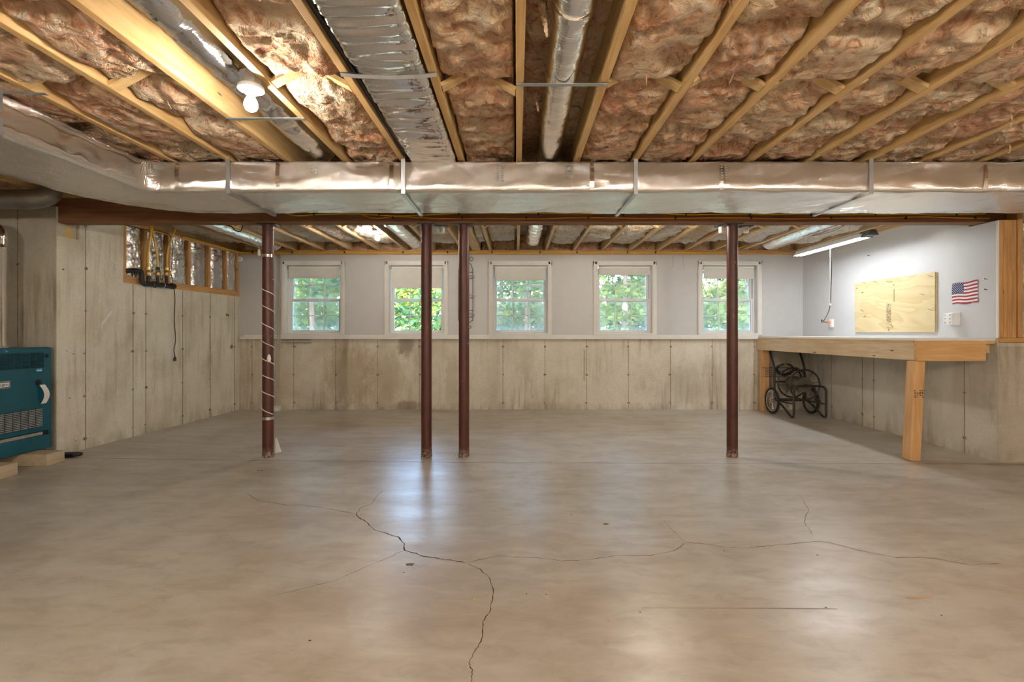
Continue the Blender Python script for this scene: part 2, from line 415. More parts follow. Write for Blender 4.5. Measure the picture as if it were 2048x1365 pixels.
# ------------------------------------------------------------------ floor
fl = MB(); fl.add([(-6.2,-2.6,0),(6.2,-2.6,0),(6.2,7.4,0),(-6.2,7.4,0),(-6.2,-2.6,-.1),(6.2,-2.6,-.1),(6.2,7.4,-.1),(-6.2,7.4,-.1)],
                  [(0,1,2,3),(7,6,5,4),(0,4,5,1),(1,5,6,2),(2,6,7,3),(3,7,4,0)])
floor = struct(fl.build('floor', 'floor'), 'smooth tan and grey concrete slab floor with hairline cracks', 'floor')
def ribbon(name, pts, wid, mat, jag=0.0, z=.0008, sub=5):
    P = []
    for (a, b) in zip(pts[:-1], pts[1:]):
        for k in range(sub):
            t = k/sub; x = a[0]+(b[0]-a[0])*t; y = a[1]+(b[1]-a[1])*t
            P.append((x+R.uniform(-jag, jag), y+R.uniform(-jag, jag)))
    P.append(pts[-1]); mb = MB(); vs = []; n = len(P)
    for i in range(n):
        d = Vector(P[min(i+1,n-1)])-Vector(P[max(i-1,0)]); d.normalize(); q = Vector((-d.y, d.x))
        ww = wid*(1 if jag == 0 else R.uniform(.45, 1.4))*(1 if 0 < i < n-1 or jag == 0 else .15)
        for s_ in (-1, 1): vs.append((P[i][0]+q.x*s_*ww/2, P[i][1]+q.y*s_*ww/2, z))
    mb.add(vs, [(2*i, 2*i+2, 2*i+3, 2*i+1) for i in range(n-1)])
    return mb.build(name, mat, floor)
L_ = lambda l: [floor_at(x/2, 900+y/2) for x, y in l]
R_ = lambda l: [floor_at(1024+x/2, 900+y/2) for x, y in l]
ribbon('crack', L_([(975,170),(1040,205),(1145,222),(1215,222),(1300,235),(1425,258)]), .0035, 'crack', .004)
ribbon('crack', L_([(1425,258),(1440,275),(1465,290),(1500,322),(1590,350),(1620,375),(1618,402),(1690,425),(1780,440),(1865,453)]), .006, 'crack', .004)
ribbon('crack', L_([(1865,453),(1920,480),(1955,510),(1975,560),(1970,600),(1960,650),(1930,690),(1930,750),(1905,800),(1875,855),(1890,890),(1885,935)]), .0036, 'crack', .003)
ribbon('crack', L_([(1425,258),(1440,235),(1490,215),(1505,190),(1530,165)]), .004, 'crack', .004)
ribbon('crack', L_([(1618,402),(1560,430),(1460,470),(1340,525),(1220,555),(1100,585)]), .0026, 'crack', .004)
ribbon('crack', L_([(1865,453),(1990,425),(2048,430)])+R_([(100,432),(200,447),(300,440),(420,425),(555,425),(650,405),(680,385),(690,373)]), .0032, 'crack', .004)
ribbon('crack', R_([(690,373),(760,375),(830,388),(930,395),(1000,387),(1100,378),(1240,367),(1300,380),(1400,405),(1540,433),(1650,430),(1720,440),(1830,462),(1960,455)]), .0034, 'crack', .004)
ribbon('crack', R_([(690,370),(640,320),(610,285)]), .0022, 'crack', .004)
ribbon('crack', R_([(1200,345),(1190,320),(1165,290),(1185,240),(1150,180)]), .002, 'crack', .006)
ribbon('control_joint', [floor_at(u, v) for u, v in ((116,916),(545,922),(1024,926.5),(1774,928.5),(2048,929))], .007, 'joint', z=.0006)
ribbon('control_joint', R_([(520,634),(1000,635),(1300,638)]), .003, 'joint', z=.0006)
def splat(u, v, s_, mat, nseg=9):
    x, y = floor_at(u, v); mb = MB()
    p = [(x+s_*R.uniform(.45,1)*cos(2*pi*k/nseg), y+s_*R.uniform(.3,.8)*sin(2*pi*k/nseg), .0007) for k in range(nseg)]
    mb.add(p, [tuple(range(nseg))]); mb.build('stain', mat, floor)
for u, v, s_ in ((820,1130,.035),(1212,1049,.022),(520,942,.03),(807,1146,.008),(1143,1030,.008),(620,1282,.008),(1053,1189,.006),(1092,1190,.006),(1635,1111,.008),(1652,1216,.008),(1883,1232,.006),(1965,1019,.008),(1448,1102,.006)):
    splat(u, v, s_, 'patina' if s_ > .015 else 'crack')
for u, v in ((948,1199),(1212,1287),(1280,1226),(1217,1242),(1435,1198)):
    x, y = floor_at(u, v); p = MB()
    p.lathe([(0,0),(.005,.001),(.004,.004),(0,.005)], (x,y,0), seg=7); tag(p.build('pebble', 'cable_yellow' if u == 948 else 'block'), {948: 'tiny yellow crumb on the floor by the curving crack', 1212: 'tiny tan crumb lowest on the bare floor', 1280: 'tiny tan crumb on the floor beside the faint joint line', 1217: 'tiny tan crumb just above the lowest one', 1435: 'tiny tan crumb at the left edge of the brightest floor glare'}[u], 'crumb', 'crumbs on the floor')
x, y = floor_at(1840, 1196); tw = MB(); tw.tube([(x-.06,y-.004,.004),(x,y,.003),(x+.06,y+.005,.004)], .0018, 5); tag(tw.build('wood_sliver', 'plate_x'), 'thin reddish wood sliver lying on the floor', 'wood sliver')

# ------------------------------------------------------------------ ceiling: subfloor, joists, bridging, batts
cb = MB(); cb.box(-6.2, 6.2, -2.6, 7.5, ZS, ZS+.03)
ceil = struct(cb.build('ceiling', 'subfloor'), 'open joist ceiling stuffed with pink fibreglass insulation', 'ceiling')
def plank(lx, ly, lz): return MB().box(-lx/2, lx/2, -ly/2, ly/2, -lz/2, lz/2)
near_me = plank(.038, 7.0, ZS-ZJ).mesh('joist', 'joist'); far_me = plank(.038, 2.75, ZS-ZJ).mesh('joist', 'fir')
NL, NH = -14, 14
for n in range(NL, NH+1):
    o = inst('joist', near_me, (JX(n), .96, (ZS+ZJ)/2), ceil); bev(o, .003)
    if JX(n) < -4.0 or JX(n) > 4.1: continue
    o = inst('joist', far_me, (JX(n)+.004, 4.475+2.75/2, (ZS+ZJ)/2), ceil); bev(o, .003)
for k in range(3):
    o = inst('joist', far_me, (-.630+k*.0405, 4.475+2.75/2, (ZS+ZJ)/2), ceil); bev(o, .002)
for sx in (-4.13, 4.145):
    o = inst('joist', far_me, (sx, 4.475+2.75/2, (ZS+ZJ)/2), ceil)
# rim at the back, with the batts stood against it
MB().box(-4.3, 4.3, 7.22, 7.26, ZJ-.06, ZS).build('rim_joist', 'plate_x', ceil)
# cross bridging: two struts in each bay
def bridge(n, y, far=False):
    a, b = JX(n)+.019, JX(n+1)-.019
    for k, (p, q) in enumerate((((a, y-.02, ZJ+.012), (b, y-.02, ZS-.03)), ((b, y+.022, ZJ+.012), (a, y+.022, ZS-.03)))):
        MB().bar(p, q, .062 if not far else .055, .02, (0, 0, 1)).build('bridging_strut', 'bridging', ceil)
DUCT_N = {-2: 'rect', -4: 'round', 0: 'round', 8: 'round'}
for n in range(-8, 9):
    if n in (-2, 0, -4): continue
    bridge(n, 2.42+R.uniform(-.03, .03))
for n in range(-8, 8):
    if n in (-2, -4, 0, -9): continue
    bridge(n, 5.62, True)
def batt(x0, x1, y0, y1, seed, h=.06, base=2.43, res=.0145, amp=1.0, mat='insulation'):
    nx = max(8, int((x1-x0)/res)); ny = max(6, int((y1-y0)/res)); sd = seed*7.31
    def fn(s_, t_):
        x = x0+(x1-x0)*s_; y = y0+(y1-y0)*t_; a = abs(2*s_-1); b = abs(2*t_-1)
        ly = (y1-y0)
        e = min(t_, 1-t_)*ly
        pe = 1-math.exp(-e/.03)
        px = 1-.6*a**7
        X, Y = x*3.2+sd, y*3.2
        big = fbm(X, Y, sd, 3)
        rid = 1-abs(nz(x*6.5+sd, y*5.5-sd, 1.7))*2.2
        rid2 = 1-abs(nz(x*15-sd, y*13+sd, 4.2))*2.0
        fine = fbm(x*26+sd, y*24, 9.1+sd, 3)
        z = base-h*px*pe-amp*(.030*big+.024*max(0, rid)*pe+.015*max(0, rid2)+.011*fine)
        wob = .012*nz(y*9, sd, 3.0)+.006*nz(y*31, sd, 5.0)
        if s_ in (0.0, 1.0): z = ZS-.05
        else: z += (1-pe)*.028
        z = min(ZS-.02, max(ZJ+.004, z))
        xx = x+(wob if .05 < s_ < .95 else 0)*(1-a)
        xx = min(x1, max(x0, xx+(0.010*fine if a < .9 else 0)))
        return (xx, y+.012*nz(x*8+sd, y*8, 2.2), z)
    mb = MB(); mb.grid(fn, nx, ny)
    b_ = len(mb.v); w_ = nx+1
    mb.add([(x0, y0, ZS-.005), (x1, y0, ZS-.005), (x1, y1, ZS-.005), (x0, y1, ZS-.005)], [(0, 1, 2, 3)])
    mb.f.append(tuple(list(range(0, w_))+[b_+1, b_])); mb.mi.append(0)
    top = [ny*w_+i for i in range(w_)]
    mb.f.append(tuple(reversed(top+[b_+2, b_+3]))); mb.mi.append(0)
    return mb.build('insulation_batt', mat, ceil, 'all')
sd = 1
for n in range(-11, 11):
    x0, x1 = JX(n)+.0195, JX(n+1)-.0195
    kind = DUCT_N.get(n) if n != 8 else None
    base, h, amp = 2.428, .072, 1.0
    if kind == 'round': base, h, amp = 2.53, .03, .6
    if kind == 'rect': base, h, amp = 2.545, .0, .3
    vis = 1.15 if abs(n) < 8 else 1.6
    j = lambda v: v+R.uniform(-.10, .10)
    cuts = [.35, j(1.15 if n % 2 else 1.42), j(1.95 if n > 1 else 1.80), 2.43+R.uniform(-.02, .02), j(2.93 if n % 3 else 3.2), 4.26]
    if n < -7: cuts = [1.9, 2.43, j(3.0), 4.26]
    if kind: cuts = [.35, j(1.6), j(3.0), 4.26]
    for a, b in zip(cuts[:-1], cuts[1:]):
        if b < .9: continue
        batt(x0, x1, a, b, sd, h*R.uniform(.8, 1.25), base+R.uniform(-.01, .012), .0145 if b > 1.2 else .03, amp); sd += 1
    # beyond the beam
    if -10 <= n <= 9:
        if n == -2: x0 = -.525
        base, h, amp = 2.425, .052, .9
        if kind == 'round' or n in (8, -9): base, h, amp = 2.53, .03, .5
        if n == 9 or n == -10: x1, x0 = min(x1, 4.11), max(x0, -4.09)
        for a, b in ((4.55, 5.60+R.uniform(-.03, .03)), (5.64, 6.72+R.uniform(-.08, .08))):
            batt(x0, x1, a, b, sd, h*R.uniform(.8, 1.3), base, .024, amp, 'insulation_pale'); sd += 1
        # batt stood upright against the rim joist
        xa, xb = x0, x1; s0 = sd*3.7
        def up(s_, t_):
            x = xa+(xb-xa)*s_; z = 2.325+(ZS-2.335)*t_; e = min(s_, 1-s_)*4
            return (x, 7.20-.10*min(1, e+.25)*(.7+.3*fbm(x*6+s0, z*6, s0, 3)), z)
        MB().grid(up, 14, 10).build('insulation_batt', 'insulation', ceil, 'all')
# strands of fibre hanging from the batts
def tuft(p, l, bend, r=.007, sd_=0):
    x, y, z = p
    pts = spline([(x, y, z+.03), (x+bend*.2, y, z), (x+bend*.5, y-.01, z-l*.5), (x+bend, y+.01, z-l)], 5)
    k = len(pts); MB().tube(pts, [r*(1-.75*i/k)*(1+.3*nz(i*1.3, sd_, 0)) for i in range(k)], 6).build('fibre_tuft', 'insulation', ceil, 'all')
for q in ((2.72,2.72,2.37,.11,.03,.010),(1.02,2.30,2.36,.07,-.02,.007),(.80,1.85,2.37,.06,.02,.008),(.60,2.30,2.36,.08,.01,.008),(.10,1.95,2.40,.10,.02,.020),(.10,2.65,2.40,.08,.015,.016),(2.3,2.62,2.36,.06,.01,.007),(2.05,2.05,2.36,.05,.03,.009),(2.75,2.5,2.35,.05,.02,.008),(.52,1.30,2.38,.12,.04,.022),(-1.02,1.6,2.37,.05,.02,.01),(3.0,3.05,2.36,.06,-.02,.009),(-1.85,2.6,2.36,.05,.01,.007),(3.2,3.2,2.36,.07,.02,.012)):
    tuft(q[:3], q[3], q[4], q[5], q[0])

# ------------------------------------------------------------------ concrete walls
def wall_ties(parent, pts, axis):
    for (x, y, z) in pts:
        sd_ = R.random()*50
        p = MB(); ns = 8; q_ = R.uniform(.45, 1.0); prof = [(.026*q_, .0), (.018*q_, .003), (.010*q_, .0045), (.006*q_, .001)]
        vs = []
        for r, h in prof:
            for k in range(ns):
                a = 2*pi*k/ns; rr = r*(.75+.5*abs(nz(k*1.7, sd_, r*80)))
                u, v = rr*cos(a)*1.15, rr*sin(a)*.8
                vs.append((x+u, y-h, z+v) if axis == 'y' else ((x-h if axis == 'xr' else x+h), y+u, z+v))
        fs = [(i*ns+k, i*ns+(k+1)%ns, (i+1)*ns+(k+1)%ns, (i+1)*ns+k) for i in range(3) for k in range(ns)]+[tuple(3*ns+k for k in range(ns))]
        p.add(vs, fs); p.build('form_tie', 'tie', parent)
def seam(parent, a, b, wx, wy): 
    p = MB(); p.bar(a, b, wx, wy, (0, 1, 0) if abs(a[1]-b[1]) < 1e-6 else (0, 0, 1)); return p.build('form_seam', 'seam', parent)
ROWS = (.10, .51, .92, 1.33, 1.74, 2.15)
# back wall
wb = MB(); wb.box(-4.3, 4.35, YB, YB+.25, 0, 1.03)
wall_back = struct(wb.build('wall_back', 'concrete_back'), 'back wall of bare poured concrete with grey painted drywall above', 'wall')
SX = [-.204+.6096*k for k in range(-6, 7)]
for x in SX:
    if x > 4.1: continue
    seam(wall_back, (x, YB-.0005, 0.0), (x, YB-.0005, 1.03), .006, .005)
    wall_ties(wall_back, [(x+R.uniform(-.006,.006), YB-.001, z) for z in ROWS[:3]], 'y')
seam(wall_back, (.978, YB-.0005, .42), (.978, YB-.0005, .88), .010, .004)
WX = [-2.969, -1.466, .047, 1.57, 3.097]; OW = .3975; OZ0, OZ1 = 1.105, 2.105; ZD = 2.258
dw = MB(); edges = [-4.3]
for x in WX: edges += [x-OW-.02, x+OW+.02]
edges.append(4.35)
for a, b in zip(edges[::2], edges[1::2]): dw.box(a, b, YB, YB+.2, 1.03, ZD)
for x in WX:
    dw.box(x-OW-.02, x+OW+.02, YB, YB+.2, 1.03, OZ0-.02); dw.box(x-OW-.02, x+OW+.02, YB, YB+.2, OZ1+.02, ZD)
dw.build('drywall', 'paint_grey', wall_back)
MB().box(-4.05, 4.16, 7.115, 7.3, ZD, ZD+.038).build('wall_plate', 'plate_x', wall_back, bevel=.003)
MB().box(-4.05, 4.16, 7.125, 7.3, ZD+.038, ZJ+.004).build('wall_plate', 'plate_x', wall_back)
# ledge trim
tr = MB(); tr.box(-4.0, 3.50, 7.075, 7.14, 1.028, 1.062); tr.box(-3.96, 3.50, 7.095, 7.14, 1.062, 1.092)
struct(tr.build('trim_1', 'trim_white', bevel=.004), 'white painted ledge trim running under the five windows', 'trim')
# left wall
def lhex(mb, y0, y1, z0, z1, o0=0.0, o1=.25):
    return mb.hexa([(lw(y0,o1),y0,z0),(lw(y0,o0),y0,z0),(lw(y1,o0),y1,z0),(lw(y1,o1),y1,z0),(lw(y0,o1),y0,z1),(lw(y0,o0),y0,z1),(lw(y1,o0),y1,z1),(lw(y1,o1),y1,z1)])
l = MB(); lhex(l, YL, 5.15, 0, 2.0); lhex(l, 4.66, 5.15, 2.0, 2.27); lhex(l, 5.15, YB+.05, 0, 1.646); lhex(l, YL, 4.66, 2.0, 2.27, .12, .3)
wall_left = struct(l.build('wall_left', 'concrete_left'), 'left poured concrete wall stepping down to a low foil backed stud wall', 'wall')
for y in (4.72, 5.27, 5.44, 6.0, 6.5, 7.02):
    top = 2.26 if y < 5.15 else 1.64
    a, b = (lw(y)+.0005, y, 0), (lw(y)+.0005, y, top)
    MB().bar(a, b, .007, .005, (1, 0, 0)).build('form_seam', 'seam', wall_left)
    wall_ties(wall_left, [(lw(y)+.001, y+R.uniform(-.01, .01), z) for z in ROWS if z < top-.05], 'xl')
for (y, z, s_) in ((4.56,.51,.012),(4.60,.92,.012),(4.53,.95,.01),(4.62,.1,.012),(4.50,1.7,.02),(6.86,1.37,.05),(6.95,.92,.06)):
    vs = [(lw(y)+.0015, y+s_*R.uniform(.5,1)*cos(k*pi/4), z+s_*.6*R.uniform(.5,1)*sin(k*pi/4)) for k in range(8)]
    MB().add(vs, [tuple(range(8))]).build('stain', 'patina', wall_left)
# chipped patch
pts = [(5.02,1.36),(4.99,1.33),(4.96,1.30),(4.93,1.26),(4.90,1.235),(4.885,1.20),(4.895,1.15),(4.905,1.20),(4.93,1.225),(4.955,1.26),(4.99,1.295),(5.01,1.33)]
MB().add([(lw(y_)+.003, y_, z_) for y_, z_ in pts], [tuple(range(len(pts)))]).build('chipped_patch', 'trim_white', wall_left)
# stud wall on the step
for z0, z1 in ((1.646, 1.684), (1.684, 1.722)):
    p = MB(); lhex(p, 5.16, 7.13, z0, z1, .0, .14); p.build('sill_plate', 'plate_y', wall_left, bevel=.003)
p = MB(); lhex(p, 5.16, 7.12, 2.268, ZJ, .0, .14); p.build('top_plate', 'plate_y', wall_left)
US = [249, 291.5, 339, 379.5, 419.5, 453, 472.5]; SY = []
for u in US:
    k = F/(u-1034); y = (-4.04-.0485*YB)/(1/k-.0485) if False else None
    y = (-(4.04+.0485*YB)*F)/((u-1034)-.0485*F); SY.append(y)
SY = [SY[0]+.005]+SY[1:-1]+[7.10]
for y in SY:
    p = MB(); lhex(p, y-.019, y+.019, 1.722, 2.268, .0, .14); p.build('stud', 'stud', wall_left, bevel=.002)
for a, b in zip(SY[:-1], SY[1:]):
    s0 = a*9.1
    def fo(s_, t_):
        y = a+.022+(b-a-.044)*s_; z = 1.724+.542*t_; e = min(s_, 1-s_)*2
        d = .030-.030*min(1, e*2.2)+.010*fbm(y*9+s0, z*7, s0, 4)+.007*(1-abs(nz(y*22, z*16+s0, 3))*2)
        return (lw(y, max(-.004, d)), y, z)
    MB().grid(fo, 30, 44).build('foil_batt', 'foil_batt', wall_left, 'all')
p = MB(); lhex(p, 5.15, 7.3, 1.64, ZS, .13, .2); p.build('sheathing', 'subfloor', wall_left)
# left return (the end wall behind the boiler, its shade tinted in)
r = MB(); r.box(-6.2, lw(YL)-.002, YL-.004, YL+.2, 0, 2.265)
wl2 = struct(r.build('wall_left_return', 'concrete_dark'), 'concrete end wall behind the blue boiler, its shade tinted in', 'wall')
for x in (-4.52, -5.13): seam(wl2, (x, YL-.0045, 0), (x, YL-.0045, 2.26), .006, .005); wall_ties(wl2, [(x, YL-.005, z) for z in ROWS], 'y')
MB().box(-6.2, -4.24, YL+.02, YL+.2, 2.265, ZJ).build('sill_plate', 'plate_x', wl2)
p = MB(); lhex(p, 4.462, 4.60, 2.001, 2.099, .006, .11); p.build('bearing_block', 'shim', wl2)
# right wall
r = MB(); r.box(XR, XR+.25, YR, YB+.2, 0, 1.03)
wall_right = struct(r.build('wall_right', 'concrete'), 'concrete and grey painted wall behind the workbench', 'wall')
for y in (6.49, 5.91, 5.72, 4.56):
    MB().bar((XR-.0005, y, 0), (XR-.0005, y, .87), .006, .005, (1, 0, 0)).build('form_seam', 'seam', wall_right)
    wall_ties(wall_right, [(XR-.001, y, z) for z in (.14, .56)], 'xr')
MB().box(XR, XR+.012, 4.52, YB+.2, 1.03, ZJ).box(XR, XR+.012, YR, 4.52, 1.03, 2.094).build('drywall', 'paint_grey', wall_right)
MB().box(XR-.002, XR+.010, YR-.006, YR+.010, 1.075, 2.09).build('corner_bead', 'trim_white', wall_right)
MB().box(XR+.06, XR+.25, 4.52, YB+.2, 1.03, ZS).build('sheathing', 'subfloor', wall_right)
MB().box(XR-.012, XR+.1, 4.5, YB-.03, ZJ-.045, ZJ).build('top_plate', 'fir', wall_right)
# right return
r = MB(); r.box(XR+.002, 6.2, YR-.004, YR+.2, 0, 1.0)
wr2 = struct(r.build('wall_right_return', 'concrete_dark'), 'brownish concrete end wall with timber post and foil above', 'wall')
MB().box(4.168, 6.2, YR-.005, YR+.2, 1.035, 1.073).build('sill_plate', 'plate_x', wr2, bevel=.003)
MB().box(4.17, 6.2, YR+.01, YR+.2, 1.0, 1.035).build('sill_gap_fill', 'tie', wr2)  # brown filler coloured as the dark gap below the sill plate
for k in range(4):
    o = inst('stud', plank(.0375, .14, 1.022).mesh('stud', 'stud'), (4.197+.0385*k, YR+.068, 1.586), wr2); bev(o, .002)
def fo(s_, t_):
    x = 4.405+1.7*s_; z = 1.075+1.22*t_
    return (x, YR+.03+.016*fbm(x*11, z*9, 3.3, 4)+.008*(1-abs(nz(x*30, z*24, 3))*2), z)
MB().grid(fo, 90, 70).build('foil_batt', 'foil_batt', wr2, 'all')
MB().box(4.40, 6.2, YR+.1, YR+.2, 1.03, ZS).build('sheathing', 'subfloor', wr2)
MB().box(4.352, 4.398, YR+.01, YR+.15, 1.075, 2.30).build('stud', 'stud', wr2)
MB().box(XR+.02, 4.40, YR+.15, YR+.2, 1.03, 2.095).build('sheathing', 'subfloor', wr2)
# the rest of the cellar behind the camera
struct(MB().box(-6.4, -6.2, -2.6, 4.64, 0, ZS+.03).build('wall_left_side', 'concrete'), 'concrete side wall beyond the boiler', 'wall')
struct(MB().box(6.2, 6.4, -2.6, 4.45, 0, ZS+.03).build('wall_right_side', 'concrete'), 'concrete side wall beyond the end wall with foil', 'wall')
struct(MB().box(-6.4, 6.4, -2.8, -2.6, 0, ZS+.03).build('wall_front', 'concrete'), 'concrete wall closing the room opposite the windows', 'wall')
MB().box(-6.2, lw(YL)-.02, YL+.06, YL+.2, 2.265, ZS).build('rim_board', 'subfloor', wl2)

# ------------------------------------------------------------------ windows
WB = [1.93, 1.788, 1.898, 1.978, 1.923]
cache = {}
def shared(key, fn):
    if key not in cache: cache[key] = fn()
    return cache[key]
ORD = ['first window from the foil stud wall', 'second window, behind the two middle posts', 'middle window of the five', 'fourth window, beside the last post', 'last window, next to the workbench']
for i, x in enumerate(WX):
    wn_ = struct(empty('window_%d' % (i+1), (x, YB, OZ0)), 'white double hung window, the ' + ORD[i], 'window')
    def put(name, key, fn, loc, par, mats, bevel=0.0):
        me = shared(key, lambda: fn(MB()).mesh(name, mats)); o = inst(name, me, Vector(loc), par)
        if bevel: bev(o, bevel)
        return o
    base = Vector((x, YB, 0))
    for s_ in (-1, 1):
        put('casing', ('cs'), lambda m: m.box(-.0325, .0325, -.022, 0, -.54, .54).box(-.022, .022, -.028, -.02, -.54, .54), base+Vector((s_*(OW+.0325), 0, 1.63)), wn_, 'trim_white', .004)
    put('casing', 'ch', lambda m: m.box(-.4625, .4625, -.022, 0, -.032, .032).box(-.44, .44, -.028, -.02, -.02, .022), base+Vector((0, 0, OZ1+.03)), wn_, 'trim_white', .004)
    put('stool', 'st', lambda m: m.box(-.4625, .4625, -.024, .0, -.012, .012), base+Vector((0, 0, OZ0)), wn_, 'trim_white', .003)
    put('jamb', 'jl', lambda m: m.box(-.02, 0, 0, .2, -.5, .52), base+Vector((-OW, 0, 1.61)), wn_, 'vinyl')
    put('jamb', 'jr', lambda m: m.box(0, .02, 0, .2, -.5, .52), base+Vector((OW, 0, 1.61)), wn_, 'vinyl')
    put('head_jamb', 'jh', lambda m: m.box(-OW-.02, OW+.02, 0, .2, 0, .02), base+Vector((0, 0, OZ1)), wn_, 'vinyl')
    put('sill', 'js', lambda m: m.box(-OW-.02, OW+.02, .001, .2, -.02, .0), base+Vector((0, 0, OZ0)), wn_, 'vinyl')
    fr = put('frame', 'fr', lambda m: m.box(-OW, -OW+.022, .07, .19, 0, 1.0).box(OW-.022, OW, .07, .19, 0, 1.0).box(-OW, OW, .07, .19, .975, 1.0).box(-OW, OW, .07, .19, 0, .022), base+Vector((0, 0, OZ0)), wn_, 'vinyl', .003)
    gw = .346
    for (nm, y, z0, z1, b0, b1) in (('lower_sash', .10, 1.158, 1.588, .030, .036), ('upper_sash', .14, 1.612, 2.048, .03, .03)):
        def sash(m, z0=z0, z1=z1, b0=b0, b1=b1):
            zc = (z0+z1)/2; h = (z1-z0)/2
            m.box(-gw-.03, -gw, -.018, .018, -h-b0, h+b1); m.box(gw, gw+.03, -.018, .018, -h-b0, h+b1)
            m.box(-gw, gw, -.018, .018, -h-b0, -h); m.box(-gw, gw, -.018, .018, h, h+b1); return m
        zc = (z0+z1)/2
        so = put(nm, nm, sash, base+Vector((0, y, zc)), wn_, 'vinyl', .003)
        pw, ph = gw*2/3, (z1-z0)/2
        for c in range(3):
            for rr in range(2):
                top = zc+(rr-.5)*ph+ph/2
                put('pane', ('pane', nm), lambda m: m.box(-pw/2, pw/2, -.002, .002, -ph/2, ph/2), base+Vector(((c-1)*pw, y+.004, zc+(rr-.5)*ph)), so, 'glass')
        for c in (-1, 1):
            put('muntin', ('mv', nm), lambda m: m.box(-.0065, .0065, -.008, .001, -ph, ph), base+Vector((c*pw/2, y, zc)), so, 'vinyl')
        put('muntin', ('mh', nm), lambda m: m.box(-gw, gw, -.008, .001, -.0065, .0065), base+Vector((0, y, zc)), so, 'vinyl')
        if nm == 'lower_sash':
            for c in (-1, 1): put('sash_lock', 'lock', lambda m: m.box(-.02, .02, -.012, .012, 0, .010), base+Vector((c*.16, y, z1+b1)), so, 'vinyl')
    if i != 1:
        put('insect_screen', 'scr', lambda m: m.box(-gw-.03, gw+.03, 0, .001, -.47, .48), base+Vector((0, .178, 1.6)), wn_, 'screen')
    # roller shade
    t = thing('roller_shade', (x, YB+.05, OZ1), ['white roller shade in the window beside the cord wrapped post', 'white roller shade pulled down lowest, in the second window', 'white roller shade in the middle window', 'white roller shade pulled down least, in the fourth window', 'white roller shade in the window next to the workbench'][i], 'roller shade', 'roller shades in the five windows')
    MB().lathe([(.019, -.375), (.019, .375)], (x, YB+.045, OZ1-.028), 'X', 16).build('roll', 'vinyl', t, True)
    for s_ in (-1, 1): MB().box(x+s_*.384-.006, x+s_*.384+.006, YB+.02, YB+.07, OZ1-.05, OZ1-.002).build('bracket', 'galv', t)
    MB().grid(lambda s_, q: (x-.372+.744*s_, YB+.028+.004*sin(s_*7+i)*q, OZ1-.03-(OZ1-.03-WB[i])*q), 14, 6).build('fabric', 'shade_fabric', t, 'all')
    MB().box(x-.372, x+.372, YB+.022, YB+.036, WB[i]-.012, WB[i]+.006).build('hem_bar', 'shade_fabric', t, bevel=.002)

# ------------------------------------------------------------------ support beam and steel columns
bm = thing('support_beam', (0, 4.4175, 2.10), 'long dark triple ply wooden beam crossing the room on posts', 'beam')
bm['kind'] = 'structure'
for k in range(3): MB().box(-4.10 if k else -4.085, 4.39, 4.36+.0385*k, 4.3975+.0385*k, 2.10, ZJ-.002).build('ply', 'beam', bm, bevel=.003)
CU = [536, 853, 928, 1464.5]; YC = 4.418
CL = ['red brown steel post wrapped in white cord, near the foil stud wall', 'plain red brown steel post of the close pair, farther from the workbench', 'scuffed rusty steel post of the close pair, nearer the workbench', 'red brown steel post standing alone, nearest the workbench']
for i, u in enumerate(CU):
    x = (u-1034)*YC/F
    t = thing('steel_column', (x, YC, 0), CL[i], 'post', 'steel posts under the beam'); t['kind'] = 'thing'
    MB().lathe([(.0475, .0), (.0475, 2.088)], (x, YC, 0), 'Z', 28).build('shaft', 'column', t, True)
    MB().box(x-.075, x+.075, YC-.055, YC+.055, 2.088, 2.1).build('top_plate', 'iron', t)
    MB().lathe([(.049, .0), (.05, .004), (.049, .03), (.0478, .034)], (x, YC, 0), 'Z', 28).build('base_ring', 'column', t, True)
    if i == 0:
        for z in (1.81, .35): MB().lathe([(.0478, -.013), (.0495, -.012), (.0495, .012), (.0478, .013)], (x, YC, z), 'Z', 28).build('clamp_band', 'chrome' if z > 1 else 'galv', t, True)
x = (536-1034)*YC/F
pts = []
for k in range(161):
    q = k/160; z = 1.60-1.22*q**1.03; a = -.25+2*pi*8.0*q
    pts.append((x+.052*cos(a), YC+.052*sin(a), z+.01*sin(9*q)))
t = thing('cord_spiral', (x, YC, 0), 'thin white cord spiralling down the leftmost steel post', 'cord')
MB().tube(pts, .004, 6).build('strand', 'cord_white', t, True)
MB().lathe([(.0, 0), (.014, .005), (.018, .03), (.012, .06), (.0, .075)], (x+.035, YC-.052, .855), 'Z', 10).build('knot', 'cord_white', t, True)
# paper leaning on the post, box on floor
pp = MB(); c = Vector((x+.075, YC+.03, 0))
pp.hexa([(x+.0,YC+.055,.012),(x+.105,YC+.03,.05),(x+.106,YC+.033,.05),(x+.001,YC+.058,.012),(x-.02,YC+.062,.16),(x+.052,YC+.052,.17),(x+.053,YC+.055,.17),(x-.019,YC+.065,.16)])
for v_ in range(len(pp.v)): pp.v[v_] = (pp.v[v_][0], pp.v[v_][1], pp.v[v_][2]-.012)
tag(pp.build('paper_sheet', 'paper'), 'small white paper leaning at the foot of the cord wrapped post', 'paper')
xb = (552-1034)*7.05/F
t = thing('white_box', (xb, 7.04, 0), 'small white box on the floor against the back wall', 'box')
MB().box(xb-.055, xb+.055, 7.00, 7.08, 0, .05).build('body', 'plastic_white', t, bevel=.004); MB().box(xb-.06, xb+.06, 6.995, 7.085, .05, .066).build('lid', 'plastic_white', t, bevel=.003)

